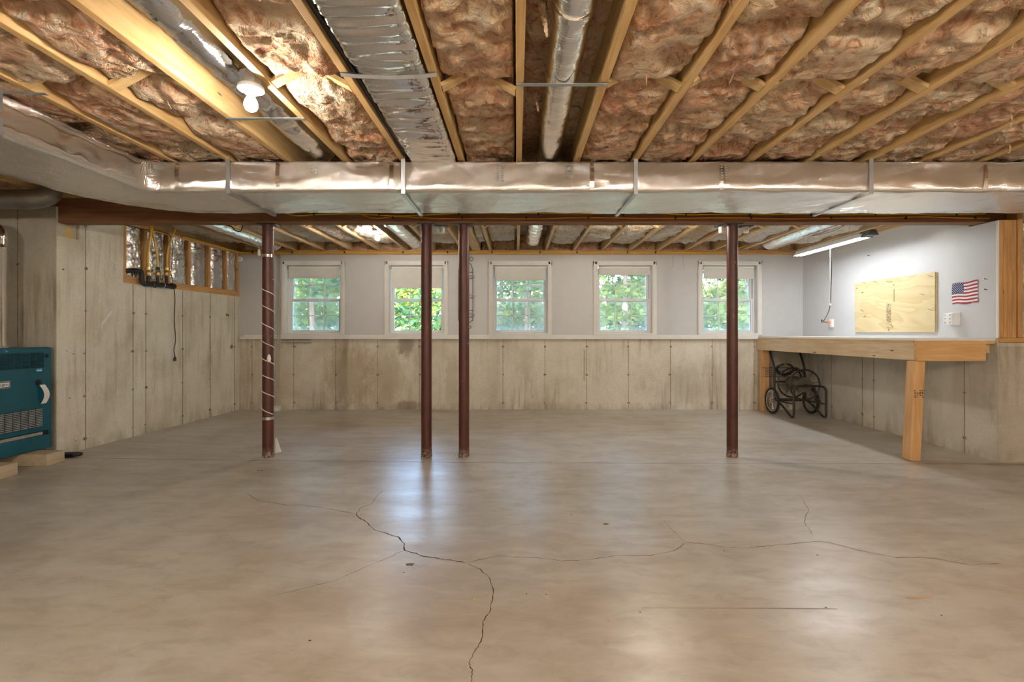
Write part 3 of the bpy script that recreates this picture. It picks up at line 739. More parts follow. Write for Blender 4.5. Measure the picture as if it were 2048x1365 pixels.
# ------------------------------------------------------------------ ducts
def wr(x, y, z, k=1.0): return k*(.0035*fbm(x*5, y*5, z*5, 3)+.0022*(1-abs(nz(x*13, y*9, z*9))*2))
DZ0, DZ1 = 2.10, 2.312
def duct_ring():
    """(lateral 0..1, z, nl, nz): once round a rounded box"""
    out = []; W_, H_, r_ = .61, DZ1-DZ0, .018
    def seg(a, b, n_, nl, nzz):
        for k in range(n_): out.append((a[0]+(b[0]-a[0])*k/n_, a[1]+(b[1]-a[1])*k/n_, nl, nzz))
    seg((r_, 0), (W_-r_, 0), 44, 0, -1)
    for k in range(4): a = -pi/2+pi/2*k/4; out.append((W_-r_+r_*cos(a), r_+r_*sin(a), cos(a), sin(a)))
    seg((W_, r_), (W_, H_-r_), 14, 1, 0)
    for k in range(4): a = pi/2*k/4; out.append((W_-r_+r_*cos(a), H_-r_+r_*sin(a), cos(a), sin(a)))
    seg((W_-r_, H_), (r_, H_), 6, 0, 1)
    for k in range(4): a = pi/2+pi/2*k/4; out.append((r_+r_*cos(a), H_-r_+r_*sin(a), cos(a), sin(a)))
    seg((0, H_-r_), (0, r_), 18, -1, 0)
    for k in range(4): a = pi+pi/2*k/4; out.append((r_+r_*cos(a), r_+r_*sin(a), cos(a), sin(a)))
    return out
ring = duct_ring()
st = []  # (inner point, outward lateral direction)
xx = 5.6
while xx > -2.47: st.append((Vector((xx, 3.41)), Vector((0, 1)))); xx -= .024 if xx < 4.6 else .1
cc = Vector((-2.47, 3.31))
for k in range(25): a = pi/2*k/24; d = Vector((-sin(a), cos(a))); st.append((cc+d*.10, d))
yy = 3.29
while yy > -2.4: st.append((Vector((-2.57, yy)), Vector((-1, 0)))); yy -= .024 if yy > 2.2 else .12
tk = thing('air_duct', (0, 3.7, DZ0), 'big rectangular foil wrapped air duct bending toward the boiler side', 'air duct')
vs = []
for (p, d) in st:
    for (lt, hh, nl, nn) in ring:
        x = p.x+d.x*lt; y = p.y+d.y*lt; z = DZ0+hh
        q = wr(x, y, z); sag = .006*nz(x*1.7, y*1.7, 2) if nn < 0 else 0
        if nl < 0: q += .003*nz(x*2.1, z*9, 8)+.013*sin(pi*min(1, max(0, hh/(DZ1-DZ0))))**.7
        if nn < -.9: q += .007*sin(pi*lt/.61)+.004*(1-abs(nz(x*2.2+lt*3.5, lt*2.0, 6))*3)
        vs.append((x+d.x*nl*q, y+d.y*nl*q, z+nn*q*1.2+sag))
nr = len(ring); fs = []
for i in range(len(st)-1):
    for k in range(nr): l_ = (k+1) % nr; fs.append((i*nr+k, (i+1)*nr+k, (i+1)*nr+l_, i*nr+l_))
MB().add(vs, fs).build('wrap', 'foil_duct', tk, 'all')
for x in (-2.0, -.787, .822, 2.45):
    m = MB(); wd = .0135
    m.box(x-wd, x+wd, 3.386, 3.391, DZ0-.016, ZJ+.02); m.box(x-wd, x+wd, 3.386, 4.045, DZ0-.021, DZ0-.016); m.box(x-wd, x+wd, 4.04, 4.046, DZ0-.020, ZJ+.02)
    m.build('hanger_strap', 'strap', tk)
for x in (-1.66, -.87, .52, 1.42, 3.25, -2.36):
    m = MB(); m.grid(lambda a_, b_: (x-.014+.028*a_, 3.41-.0045-.013*max(0, sin(pi*b_))**.7, DZ0+.012+(DZ1-DZ0-.024)*b_), 2, 10); m.build('tape_seam', 'foil_round', tk)
m = MB(); m.box(-2.566, -2.555, 2.40, 2.435, DZ0-.006, DZ1+.01); m.box(-3.185, -2.555, 2.40, 2.435, DZ0-.012, DZ0-.002); m.build('joint_flange', 'strap', tk)
m = MB(); m.bar((-2.70, 2.43, ZJ-.004), (-2.36, 2.46, ZJ-.004), .024, .004); m.build('hanger_strap', 'strap', tk)
MB().grid(lambda s_, q: (-2.552+.004*nz(s_*9, q*9, 1)-.0, 2.02+.02*s_, DZ0+q*.2), 2, 2).build('tape_seam', 'foil_duct', tk)
# printing on the wrap: small smudged stamp marks
for (x, n_) in ((-.13, 7), (.35, 6), (1.42, 6), (-1.42, 4)):
    m = MB()
    for k in range(n_):
        z = DZ1-.03-k*.018
        for j in range(2): yq_ = 3.41-.006-.013*sin(pi*(z-DZ0)/(DZ1-DZ0))**.7; m.box(x+j*.03-.009, x+j*.03+.009*R.uniform(.3, 1), yq_, yq_+.001, z-.005, z+.004)
    m.build('stamp_mark', 'galv_dull', tk)['kind'] = 'stuff'
def round_duct(name, pts, r, label, mat='foil_round', strap=None, wk=1.0, seg=26, bands=()):
    t = thing(name, pts[0], label, 'air duct', 'round foil ducts between the joists')
    P = [Vector(p) for p in pts]; n = len(P)
    vs = []; fs = []
    for i, p in enumerate(P):
        d = (P[min(i+1, n-1)]-P[max(i-1, 0)]).normalized(); s_ = d.cross(Vector((0, 0, 1))).normalized(); u_ = s_.cross(d)
        for k in range(seg):
            a = 2*pi*k/seg
            q = r+wk*(.006*fbm(p.x*3+cos(a)*.8, p.y*14, sin(a)*.8+p.z, 3)+.004*(1-abs(nz(cos(a)*1.5, p.y*24, sin(a)*1.5))*2))
            vs.append(p+(s_*cos(a)+u_*sin(a))*q)
    for i in range(n-1):
        for k in range(seg): l_ = (k+1) % seg; fs.append((i*seg+k, i*seg+l_, (i+1)*seg+l_, (i+1)*seg+k))
    fs.append(tuple(range(seg))); fs.append(tuple((n-1)*seg+k for k in reversed(range(seg))))
    MB().add(vs, fs).build('wrap', mat, t, 'all')
    for y in bands:
        MB().lathe([(r+.002, -.02), (r+.008, -.018), (r+.008, .018), (r+.002, .02)], (P[0].x, y, P[0].z), 'Y', 26).build('tape_band', mat, t, True)
    for (xa, xb_, y) in (strap or []):
        m = MB(); m.bar((xa, y, ZJ-.006), (xb_, y, ZJ-.006), .024, .004)
        for q in (xa+.015, xb_-.015): m.lathe([(.006, -.011), (.005, -.008)], (q, y, ZJ), 'Z', 8)
        m.build('hanger_strap', 'strap', t)
    return t
ln = lambda x, z, y0, y1, n_: [(x, y0+(y1-y0)*k/n_, z) for k in range(n_+1)]
round_duct('round_duct', ln(-1.39, 2.425, 3.5, .2, 130), .092, 'round foil duct above the near glowing bulb', strap=[(-1.62, -1.185, 2.74)], wk=1.4)
round_duct('round_duct', ln(.222, 2.405, 3.5, .2, 130), .082, 'round foil duct over the room centre with one strap across', strap=[(-.005, .44, 2.364)], wk=.7, bands=(1.9,))
round_duct('round_duct', [(3.47, 1.4+.03*k, 2.43) for k in range(46)]+[(3.47+.1*(k/30)**2*.6, 2.78+.024*k, 2.43-.03*(k/30)**2) for k in range(1, 31)], .085, 'round foil duct joining the big duct near the flag end', wk=1.2)
far = dict(wk=1.1)
round_duct('round_duct', ln(-3.44, 2.39, 6.95, 4.5, 70), .10, 'round foil duct beyond the beam near the foil stud wall', **far)
round_duct('round_duct', ln(-1.40, 2.39, 6.75, 4.5, 70), .105, 'round foil duct beyond the beam beside the far bulb', **far)
round_duct('round_duct', [(.222, 6.90, 2.55)]+[(.222, 6.80-.1*sin(k/8*pi/2)-.0, 2.50-.10*(1-cos(k/8*pi/2))) for k in range(9)]+ln(.222, 2.40, 6.66, 4.5, 60), .10, 'round foil duct ending above the middle window', **far)
round_duct('round_duct', ln(3.50, 2.385, 6.80, 4.5, 70), .105, 'round foil duct beyond the beam above the workbench side', **far)
# flat wrapped duct in the joist bay
t = thing('flat_duct', (-.59, 2.0, 2.30), 'wide flat foil wrapped duct filling one joist bay', 'air duct')
xa, xb_ = -.745, -.418
def fd(s_, q):
    y = 3.45-3.2*q; a = s_*2*pi
    # superellipse section
    ca, sa = cos(a), sin(a); e = .28
    px = (abs(ca)**e)*math.copysign(1, ca); pz = (abs(sa)**e)*math.copysign(1, sa)
    x = (xa+xb_)/2+(xb_-xa)/2*px; z = 2.415+.105*pz
    if pz < 0:
        z -= .006+.006*nz(x*4, y*16, 1)+.011*(1-abs(nz(x*3.0+.4*y, y*17, 5))*2)+.006*fbm(x*8, y*34, 3, 3)
        z -= .010*math.exp(-((y-2.27)/.10)**2)*-1
    return (x+.004*nz(y*11, z*6, 2), y, z)
MB().grid(fd, 84, 300, True).build('wrap', 'foil_wrap', t, 'all')
m = MB()
m.tube([(-.815, 2.27, ZJ-.004), (-.74, 2.27, ZJ-.012), (-.59, 2.27, ZJ-.018), (-.44, 2.27, ZJ-.012), (-.372, 2.27, ZJ-.004)], .012, 4); m.build('hanger_strap', 'strap', t)
m = MB(); m.tube([(-.770, .3, ZJ+.03), (-.770, 3.4, ZJ+.03)], .012, 6); m.build('edge_strip', 'black', t)  # black strip stands in for the shaded gap between duct and joist

# ------------------------------------------------------------------ lamps
def bulb_lamp(p, label, k=1.0, drop=0.0):
    """keyless lampholder on a box nailed to a joist, bare bulb hanging down; p = centre of the bulb"""
    x, y, z = p
    t = thing('bulb_lamp', (x, y, z+.15), label, 'light bulb', 'bare bulb lampholders')
    MB().lathe([(.050, .085), (.050, .145)], (x, y, z+drop), 'Z', 8).build('junction_box', 'galv', t)
    if drop: MB().tube([(x, y, z+.085), (x, y, z+drop+.09)], .005, 6).build('cord', 'black', t)
    MB().lathe([(.024, .045), (.030, .052), (.040, .06), (.058, .066), (.058, .080), (.050, .088)], (x, y, z), 'Z', 28).build('lampholder', 'porcelain', t, True)
    b = MB(); b.lathe([(r_*k, .046+(h_-.046)*k) for r_, h_ in ((.0, -.036), (.012, -.034), (.024, -.026), (.030, -.012), (.030, .002), (.025, .018), (.017, .032), (.0135, .046))], (x, y, z), 'Z', 14)
    b.build('bulb', 'bulb_glow', t, 'all')
    return t
bulb_lamp((-1.265, 2.33, 2.205), 'lit bare bulb in a white lampholder in front of the big duct')
bulb_lamp((-1.66, 5.83, 2.255), 'lit bare bulb in a white lampholder seen beyond the beam')
bulb_lamp((1.33, 4.86, 2.27), 'added fill bulb tucked up unseen behind the beam', 1.35)  # bulb added out of sight for more light and the floor glare
for (px, py, lab) in ((-1.7, -.6, 'added unseen fill globe bulb on a cord behind the viewer, boiler side'), (1.4, -1.3, 'added unseen fill globe bulb on a cord behind the viewer, room centre'), (3.3, -.5, 'added unseen fill globe bulb on a cord behind the viewer, workbench side')):
    bulb_lamp((px, py, 1.97), lab, 2.3, .22)  # fill lamps added out of view to brighten ceiling and floor
# shop light over the bench
xs, zs = 3.565, 2.095
t = thing('shop_light', (xs, 5.6, zs), 'long lit fluorescent shop light hanging over the workbench', 'shop light')
m = MB()
for (y0, y1) in ((5.0, 6.22),):
    prof = [(-.062, .0), (-.026, .055), (.026, .055), (.062, .0), (.058, .0), (.024, .051), (-.024, .051), (-.058, .0)]
    m.add([(xs+a, y, zs+b) for y in (y0, y1) for a, b in prof], [(k, (k+1) % 8, 8+(k+1) % 8, 8+k) for k in range(8)])
m.build('reflector', 'vinyl', t)
for y in (4.99, 6.215): 
    m = MB(); m.add([(xs+a, yy, zs+b) for yy in (y, y+.014) for a, b in ((-.064, -.003), (-.027, .058), (.027, .058), (.064, -.003))], [(3,2,1,0), (4,5,6,7), (0,1,5,4), (1,2,6,5), (2,3,7,6), (3,0,4,7)]); m.build('end_cap', 'grey_dark', t)
m = MB(); m.add([(xs+a, yy, zs+b) for yy in (4.90, 5.05) for a, b in ((-.055, .004), (-.026, .060), (.026, .060), (.055, .004))], [(3,2,1,0), (4,5,6,7), (0,1,5,4), (1,2,6,5), (2,3,7,6), (3,0,4,7)]); m.build('end_housing', 'grey_dark', t)
for s_ in (-1, 1): MB().tube([(xs+s_*.024, 5.02, zs+.012), (xs+s_*.024, 6.2, zs+.012)], .0165, 12).build('tube', 'tube_glow', t, True)
for y in (5.25, 6.0): MB().tube([(xs, y, zs+.055), (xs, y, ZJ+.03)], .0025, 5).build('chain', 'galv', t)
yp = 980*xs/(1659.5-1034)
m = MB(); m.tube([(xs, 5.58, zs), (xs, 5.58, 1.455)], .002, 5); m.build('pull_cord', 'cord_white', t); MB().box(xs-.008, xs+.008, 5.572, 5.588, 1.43, 1.455).build('pull_bead', 'plastic_white', t)
MB().tube(spline([(xs, 5.2, ZJ-.01), (xs+.01, 5.6, ZJ-.05), (xs, 6.1, ZJ-.01)], 6), .003, 5).build('hanger_wire', 'black', t)

# ------------------------------------------------------------------ things on the right wall
def yw(u): return XR*F/(u-1034)
def zw(u, v): return CZ-(v-667)*yw(u)/F
y1, y0 = yw(1713), yw(1874); z0, z1 = 1.125, 1.725
pb = thing('plywood_board', (XR, (y0+y1)/2, z0), 'knotty plywood board mounted flat above the workbench', 'plywood board')
MB().box(XR-.022, XR-.012, y0, y1, z0, z1).build('front_sheet', 'plywood', pb, bevel=.002); MB().box(XR-.011, XR-.001, y0-.010, y1-.01, z0+.004, z1-.006).build('back_sheet', 'plywood', pb, bevel=.002)
m = MB(); xk = XR-.0225
def mark(uc, vc, du, dv):
    u = 1690+uc*200/1820; v = 530+vc*150/1365
    ya = yw(u); za = CZ-(v-667)*ya/F; m.box(xk-.0004, xk+.0002, ya-du, ya+du, za-dv, za+dv)
for k in range(10): mark(930, 450+k*24, .004, .006)
mark(928, 365, .004, .010)
for k in range(22):
    vv = 715+k*20
    if vv > 1040 and k % 3: continue
    for j in range(3): mark(805+j*28+R.uniform(-6, 6), vv+j*8, R.uniform(.004, .011), R.uniform(.0015, .004))
for j in range(5): mark(800+j*22, 315+R.uniform(-12, 12), .006, .003)
for a, b in ((825,1180),(842,1190),(890,1110),(905,1130)): mark(a, b, .003, .012)
m.build('stamp_mark', 'ink', pb)['kind'] = 'stuff'
for (a, b) in ((380,325),(590,310),(1440,535),(1590,200),(340,830),(1590,815)):
    u = 1690+a*200/1820; v = 530+b*150/1365; ya = yw(u); za = CZ-(v-667)*ya/F
    MB().bar((xk, ya-.03, za-.012), (xk, ya+.03, za+.008), .001, .004, (0, 0, 1)).build('crayon_line', 'ink', pb)
# flag
fy1, fy0 = yw(1905.5), yw(1956.5); fz0, fz1 = 1.395, 1.585; fw = fy1-fy0
fg = thing('wall_flag', (XR, (fy0+fy1)/2, fz0), 'small stars and stripes cloth flag pinned to the grey wall', 'flag')
m = MB(); nx = 26
def fp(s_, q): return (XR-.006-.004*sin(s_*9+q*4)*(.3+q)-.003*nz(s_*6, q*6, 2), fy1-fw*s_, fz1-.195*q+.012*s_*(1-q)+.004*sin(s_*8))
for rr in range(13):
    for k in range(nx):
        s0, s1, q0, q1 = k/nx, (k+1)/nx, rr/13, (rr+1)/13
        m.cur = 2 if (rr < 7 and k < 12) else (0 if rr % 2 == 0 else 1)
        for a in range(2):
            qa, qb = q0+(q1-q0)*a/2, q0+(q1-q0)*(a+1)/2
            m.add([fp(s0, qa), fp(s0, qb), fp(s1, qb), fp(s1, qa)], [(0, 1, 2, 3)])
m.build('cloth', ['flag_red', 'flag_white', 'flag_blue'], fg, 'all')
m = MB()
for rr in range(9):
    for k in range(6 if rr % 2 == 0 else 5):
        s_ = (12/nx)*((k+.5 if rr % 2 == 0 else k+1)/6); q = (7/13)*((rr+.7)/9.4); p = fp(s_, q)
        vs = [(p[0]-.0012, p[1]-(.0055 if j % 2 == 0 else .0023)*cos(pi/2+j*pi/5)*1.0, p[2]+(.0055 if j % 2 == 0 else .0023)*sin(pi/2+j*pi/5)) for j in range(10)]
        m.add(vs, [tuple(range(10))])
so = m.build('star_field', 'flag_white', fg); so['kind'] = 'stuff'
# outlet tap
ty0, ty1 = yw(1921)-.004, yw(1900); tz0, tz1 = zw(1910, 652), zw(1910, 625)
ot = thing('outlet_tap', (XR, (ty0+ty1)/2, tz0), 'white six socket power tap on the wall below the flag', 'power tap')
MB().hexa([(XR-.075,ty0+.012,tz0+.01),(XR-.001,ty0,tz0),(XR-.001,ty1,tz0),(XR-.075,ty1-.012,tz0+.01),(XR-.075,ty0+.012,tz1-.012),(XR-.001,ty0,tz1),(XR-.001,ty1,tz1),(XR-.075,ty1-.012,tz1-.012)]).build('body', 'plastic_white', ot, bevel=.006)
for a in range(2):
    for b in range(3):
        yc = ty0+.032+(ty1-ty0-.064)*a; zc = tz0+.028+(tz1-tz0-.058)*b/2
        m = MB()
        for d in (-.006, .006): m.box(XR-.0765, XR-.0745, yc+d-.0018, yc+d+.0018, zc, zc+.010)
        m.box(XR-.0765, XR-.0745, yc-.002, yc+.002, zc-.009, zc-.005); m.build('socket', 'grey_dark', ot)
# outlet with orange plug and cord
oy = yw(1666); oz = zw(1666, 647)
oo = thing('wall_outlet', (XR, oy, oz-.05), 'white wall outlet with an orange adapter above the workbench', 'wall outlet')
MB().box(XR-.030, XR-.001, oy-.028, oy+.035, oz-.055, oz+.055).build('cover', 'plastic_white', oo, bevel=.004); MB().box(XR-.034, XR-.029, oy-.018, oy+.018, oz-.04, oz+.04).build('receptacle', 'plastic_white', oo, bevel=.002)
MB().box(XR-.060, XR-.033, oy-.005, oy+.05, oz+.0, oz+.028).build('adapter', 'plastic_orange', oo, bevel=.004)
pts = spline([(xs, 5.62, zs+.06), (xs+.03, 5.62, zs-.03), (xs+.05, 5.63, 1.9), (xs+.10, 5.72, 1.65), (xs+.25, 5.98, 1.42), (XR-.11, 6.50, 1.26), (XR-.09, 6.56, oz+.05), (XR-.065, oy+.07, oz+.016), (XR-.05, oy+.03, oz+.014)], 10)
MB_ = MB().tube(pts, .0045, 7); tag(MB_.build('power_cord', 'black', None, True), 'black power cord hanging from the shop light to the outlet', 'cord')
for (u, v) in ((1975, 559), (1975, 580), (1740, 512)):
    y = yw(u); z = zw(u, v); m = MB(); m.tube([(XR, y, z), (XR-.022, y, z+.004)], .0025, 6); m.lathe([(.006, -.002), (.006, 0)], (XR-.022, y, z+.004), 'X', 8)
    tag(m.build('wall_nail', 'iron'), {559: 'upper of the two nails beside the flag', 580: 'lower of the two nails beside the flag', 512: 'small nail high on the grey wall above the plywood'}[v], 'nail', 'nails in the grey wall')

# ------------------------------------------------------------------ workbench
wbn = thing('workbench', (3.8, 5.7, 0), 'long built in wooden workbench with a white top', 'workbench')
XF = 3.50; YN = 4.265
MB().hexa([(XF-.02,YN,1.05),(XR-.003,YN,1.05),(XR-.003,YB-.002,1.05),(XF-.01,YB-.002,1.05),(XF-.02,YN,1.072),(XR-.003,YN,1.072),(XR-.003,YB-.002,1.072),(XF-.01,YB-.002,1.072)]).build('top', 'bench_white', wbn)
MB().box(XF-.022, XF-.002, YN+.04, YB-.004, 1.03, 1.052).build('edge_strip', 'fir', wbn)
MB().box(XF-.012, XF+.026, YN+.04, YB-.004, .874, 1.034).build('apron', 'pine_y', wbn, bevel=.003)
MB().box(XF-.018, 4.08, YN-.004, YN+.034, .872, 1.05).build('apron', 'pine_x', wbn, bevel=.003)
MB().box(4.075, 4.16, YN-.002, YN+.03, 1.02, 1.05).build('filler_strip', 'pine_x', wbn)
MB().box(XR-.045, XR-.004, YN+.05, YB-.004, .94, 1.05).build('ledger', 'fir', wbn)
for y in (4.9, 5.55, 6.2): MB().box(XF+.03, XR-.05, y-.019, y+.019, .90, 1.05).build('cross_joist', 'fir', wbn)
# near leg: a thick post leaning slightly
m = MB(); dx = -.052; a0, a1 = XF-.035, XF+.062; b0, b1 = YN+.0, YN+.10
m.hexa([(a0+dx,b0-.012,0),(a1+dx,b0-.012,0),(a1+dx,b1-.012,0),(a0+dx,b1-.012,0),(a0,b0,.872),(a1,b0,.872),(a1,b1,.872),(a0,b1,.872)]); lg = m.build('leg', 'pine_z', wbn, bevel=.012)
m = MB()
for k in range(4):
    for j in range(5):
        if R.random() < .82:
            zz = .555+j*.014; xx_ = XF-.025+k*.022-.02; m.box(xx_, xx_+R.uniform(.006, .018), YN-.0065, YN-.0035, zz, zz+R.uniform(.004, .010))
m.build('stamp_mark', 'ink', wbn)['kind'] = 'stuff'
MB().box(XF+.0, XF+.095, 6.98, 7.08, 0, .874).build('leg', 'pine_z', wbn, bevel=.004)

# ------------------------------------------------------------------ hose reel cart
hc = thing('hose_reel_cart', (3.81, 6.6, 0), 'dark metal garden hose reel cart under the workbench', 'hose reel')
for xw in (3.535, 4.07):
    tr_ = MB(); ro, ri = .18, .15; n_ = 40
    tr_.tube(arc((xw, 6.79, .18), .164, 0, 2*pi*(n_-1)/n_, n_-1, 'YZ'), .0165, 8, True)
    for k in range(36):
        a = 2*pi*k/36
        for s_ in (-1, 1): tr_.bar((xw+s_*.004, 6.79+.176*cos(a), .18+.176*sin(a)), (xw+s_*.016, 6.79+.171*cos(a+.06), .18+.171*sin(a+.06)), .007, .012)
    wt = tr_.build('wheel', 'rubber', hc, True)
    MB().tube(arc((xw, 6.79, .18), .145, 0, 2*pi*35/36, 35, 'YZ'), .0075, 6, True).build('rim', 'spoke', wt, True)
    m = MB()
    for k in range(20):
        a = 2*pi*k/20; b_ = a+(.5 if k % 2 else -.5); m.tube([(xw+(.012 if k % 2 else -.012), 6.79+.02*cos(b_), .18+.02*sin(b_)), (xw, 6.79+.143*cos(a), .18+.143*sin(a))], .0018, 5)
    m.build('spokes', 'spoke', wt)
    MB().lathe([(.01, -.03), (.022, -.028), (.022, .028), (.01, .03)], (xw, 6.79, .18), 'X', 14).build('hub', 'spoke', wt, True)
MB().tube([(3.50, 6.79, .18), (4.10, 6.79, .18)], .009, 8).build('axle', 'cart_metal', hc, True)
for xk_, s_ in ((3.60, -1), (4.02, 1)):
    MB().tube(spline([(xk_, 6.85, .50), (xk_, 6.84, .26), (xk_, 6.80, .19), (xk_, 6.65, .13), (xk_, 6.47, .035), (xk_+.004, 6.41, .018), (xk_+.006, 6.385, .05), (xk_+.006, 6.385, .20)], 8), .014, 10).build('skid_rail', 'cart_metal', hc, True)
    MB().tube(spline([(xk_, 6.85, .18), (xk_, 6.85, .45), (xk_, 6.85, .60), (xk_, 6.88, .68), (xk_, 6.97, .85), (xk_+s_*-.03, 6.98, .866)], 6), .014, 10).build('handle_upright', 'cart_metal', hc, True)
    MB().tube([(xk_, 6.79, .18), (xk_+.004, 6.385, .19)], .009, 8).build('side_brace', 'cart_metal', hc, True)
MB().tube([(3.62, 6.98, .866), (4.0, 6.98, .866)], .013, 10).build('handle_bar', 'cart_metal', hc, True)
MB().tube(spline([(3.606, 6.385, .05), (3.606, 6.385, .32), (3.612, 6.385, .38), (3.65, 6.385, .42), (3.81, 6.385, .425), (3.97, 6.385, .42), (4.018, 6.385, .38), (4.026, 6.385, .32), (4.026, 6.385, .05)], 8), .014, 10).build('front_hoop', 'cart_metal', hc, True)
MB().tube([(3.60, 6.85, .435), (4.02, 6.85, .435)], .011, 8).build('rear_bar', 'cart_metal', hc, True)
MB().tube([(3.60, 6.80, .2), (4.02, 6.80, .2)], .010, 8).build('lower_bar', 'cart_metal', hc, True)
rc = Vector((3.81, 0, .43)); MB().lathe([(.085, 6.50), (.088, 6.505), (.088, 6.765), (.085, 6.77)], (3.81, 0, .43), 'Y', 28).build('drum', 'drum_metal', hc, 30)
for y in (6.49, 6.775):
    d = MB(); d.tube(arc((3.81, y, .43), .20, 0, 2*pi*39/40, 39, 'XZ'), .0115, 8, True); dd = d.build('reel_hoop', 'cart_metal', hc, True)
    m = MB()
    for k in range(8): a = 2*pi*k/8+.2; m.tube([(3.81+.03*cos(a), y, .43+.03*sin(a)), (3.81+.195*cos(a), y, .43+.195*sin(a))], .0032, 5)
    m.build('reel_spokes', 'cart_metal', dd)
    MB().lathe([(.10, y-.004), (.10, y+.004)], (3.81, 0, .43), 'Y', 28).build('end_plate', 'drum_metal', dd, 30)
MB().tube([(3.81, 6.36, .43), (3.81, 6.86, .43)], .012, 10).build('reel_shaft', 'cart_metal', hc, True)
cr = MB(); cr.tube([(3.81, 6.37, .43), (3.86, 6.355, .41), (3.87, 6.35, .26)], .010, 8); ck = cr.build('crank', 'black', hc, True); MB().lathe([(.014, 6.26), (.017, 6.28), (.017, 6.34), (.014, 6.355)], (3.87, 0, .25), 'Y', 12).build('crank_grip', 'rubber', ck, True)
m = MB()
for z in (.50, .53, .56, .59, .625): m.tube([(3.50, 6.90, z), (3.98, 6.90, z)], .0018, 4)
for k in range(17): m.tube([(3.50+.03*k, 6.90, .50), (3.50+.03*k, 6.90, .625)], .0016, 4); m.tube([(3.50+.03*k, 6.90, .50), (3.50+.03*k, 7.02, .50)], .0016, 4)
m.tube([(3.50, 6.90, .625), (3.98, 6.90, .625), (3.98, 7.02, .625), (3.50, 7.02, .625)], .003, 5, True); m.build('wire_basket', 'wrought', hc)
hp = []
for k in range(61): a = k/60*2*pi*1.35+2.3; hp.append((3.74+.115*cos(a)+.03*k/60, 6.86+.012*sin(k*.3), .60+.075*sin(a)+.01*k/60))
hp += [(3.89, 6.84, .60), (3.93, 6.80, .555), (3.92, 6.75, .50)]
MB().tube(spline(hp, 2), .0125, 8).build('hose', 'rubber', hc, True)
MB().lathe([(.012, -.02), (.016, -.018), (.016, .012), (.011, .02)], (3.755, 6.845, .675), 'X', 10).build('hose_coupling', 'brass', hc, True)

# ------------------------------------------------------------------ boiler corner
XB = -4.15
def bx(y): return XB
bo = thing('boiler', (-4.5, 4.0, .09), 'teal blue cast iron boiler cabinet on wooden blocks', 'boiler')
BY0, BY1 = 3.30, 4.375; BZ0, BZ1 = .10, .992
MB().box(-4.86, XB-.02, BY0, BY1, BZ0, BZ1).build('cabinet', 'boiler_blue', bo, bevel=.006)
MB().box(XB-.022, XB+.004, BY0, BY1-.035, BZ0+.16, BZ1-.01).build('front_panel', 'boiler_blue', bo, bevel=.005)
MB().box(XB-.022, XB-.004, BY1-.033, BY1-.002, BZ0, BZ1-.004).build('corner_flange', 'boiler_blue', bo, bevel=.002)
MB().box(XB-.022, XB+.012, BY0, BY1-.035, BZ0+.005, BZ0+.125).build('base_panel', 'boiler_blue', bo, bevel=.006)
MB().box(XB-.02, XB+.002, BY0, BY1-.09, BZ0+.128, BZ0+.154).build('base_trim', 'galv', bo)
MB().box(XB-.02, XB+.003, BY1-.088, BY1-.04, BZ0+.128, BZ0+.158).build('base_slot', 'hole_dark', bo)
# louvre panels
for k in range(12):
    yc = 4.265-.063*k
    g = MB().box(XB+.003, XB+.006, yc-.027, yc+.027, .815, .948).build('louvre_panel', 'boiler_dark', bo)
    m = MB()
    for j in range(9): z = .822+j*.0142; m.hexa([(XB+.004,yc-.026,z),(XB+.012,yc-.026,z),(XB+.012,yc+.026,z),(XB+.004,yc+.026,z),(XB+.004,yc-.026,z+.006),(XB+.009,yc-.026,z+.004),(XB+.009,yc+.026,z+.004),(XB+.004,yc+.026,z+.006)])
    m.build('louvres', 'boiler_blue', g)
for k in range(13):
    yc = 4.245-.064*k
    g = MB().box(XB+.003, XB+.006, yc-.029, yc+.029, .30, .465).build('grille_panel', 'boiler_dark', bo)
    m = MB()
    for j in range(11): z = .306+j*.0145; m.box(XB+.004, XB+.013, yc-.028, yc+.028, z, z+.0075)
    m.build('louvres', 'strap', g)
for (y, z, rr) in ((4.32, .915, .016), (4.245, .685, .028)): MB().lathe([(rr, XB-.012), (rr, XB+.006), (rr*.8, XB+.008)], (0, y, z), 'X', 18).build('knob_hole', 'hole_dark', bo, True)
MB().box(XB+.004, XB+.006, 4.225, 4.275, .785, .807).build('sticker', 'label_blue', bo); MB().box(XB+.0045, XB+.0065, 4.23, 4.272, .785, .792).build('sticker', 'paper', bo)
MB().box(XB+.004, XB+.006, 3.97, 3.99, .962, .972).build('sticker', 'label_blue', bo)
# hanging tag
def tg(s_, q): return (XB+.012+.022*sin(q*pi*1.1)+.006*q, 4.245+.05*s_+.02*sin(q*2.4), .665-.165*q)
MB().grid(tg, 3, 10).build('paper_tag', 'paper', bo, 'all')
# nameplate
nb = MB().box(XB+.003, XB+.010, 3.72, 4.006, .665, .725).build('nameplate', 'strap', bo, bevel=.002); MB().box(XB+.0095, XB+.0115, 3.727, 4.0, .671, .719).build('name_field', 'hole_dark', nb)
MB().box(XB+.011, XB+.0125, 3.733, 3.995, .677, .713).build('name_field', 'plastic_white', nb)
fc = bpy.data.curves.new('lettering', 'FONT'); fc.body = 'Burnham'; fc.size = .046; fc.align_x = 'RIGHT'; fc.extrude = .0005; fc.materials.append(M['flag_blue'])
ft = bpy.data.objects.new('text_source', fc); C.objects.link(ft); bpy.context.view_layer.update()
me_ = bpy.data.meshes.new_from_object(ft.evaluated_get(bpy.context.evaluated_depsgraph_get())); bpy.data.objects.remove(ft)
fo_ = bpy.data.objects.new('lettering', me_); C.objects.link(fo_); fo_.parent = nb; fo_.rotation_euler = (pi/2, 0, pi/2); fo_.location = Vector((XB+.0132, 3.988, .684))-wloc(nb)
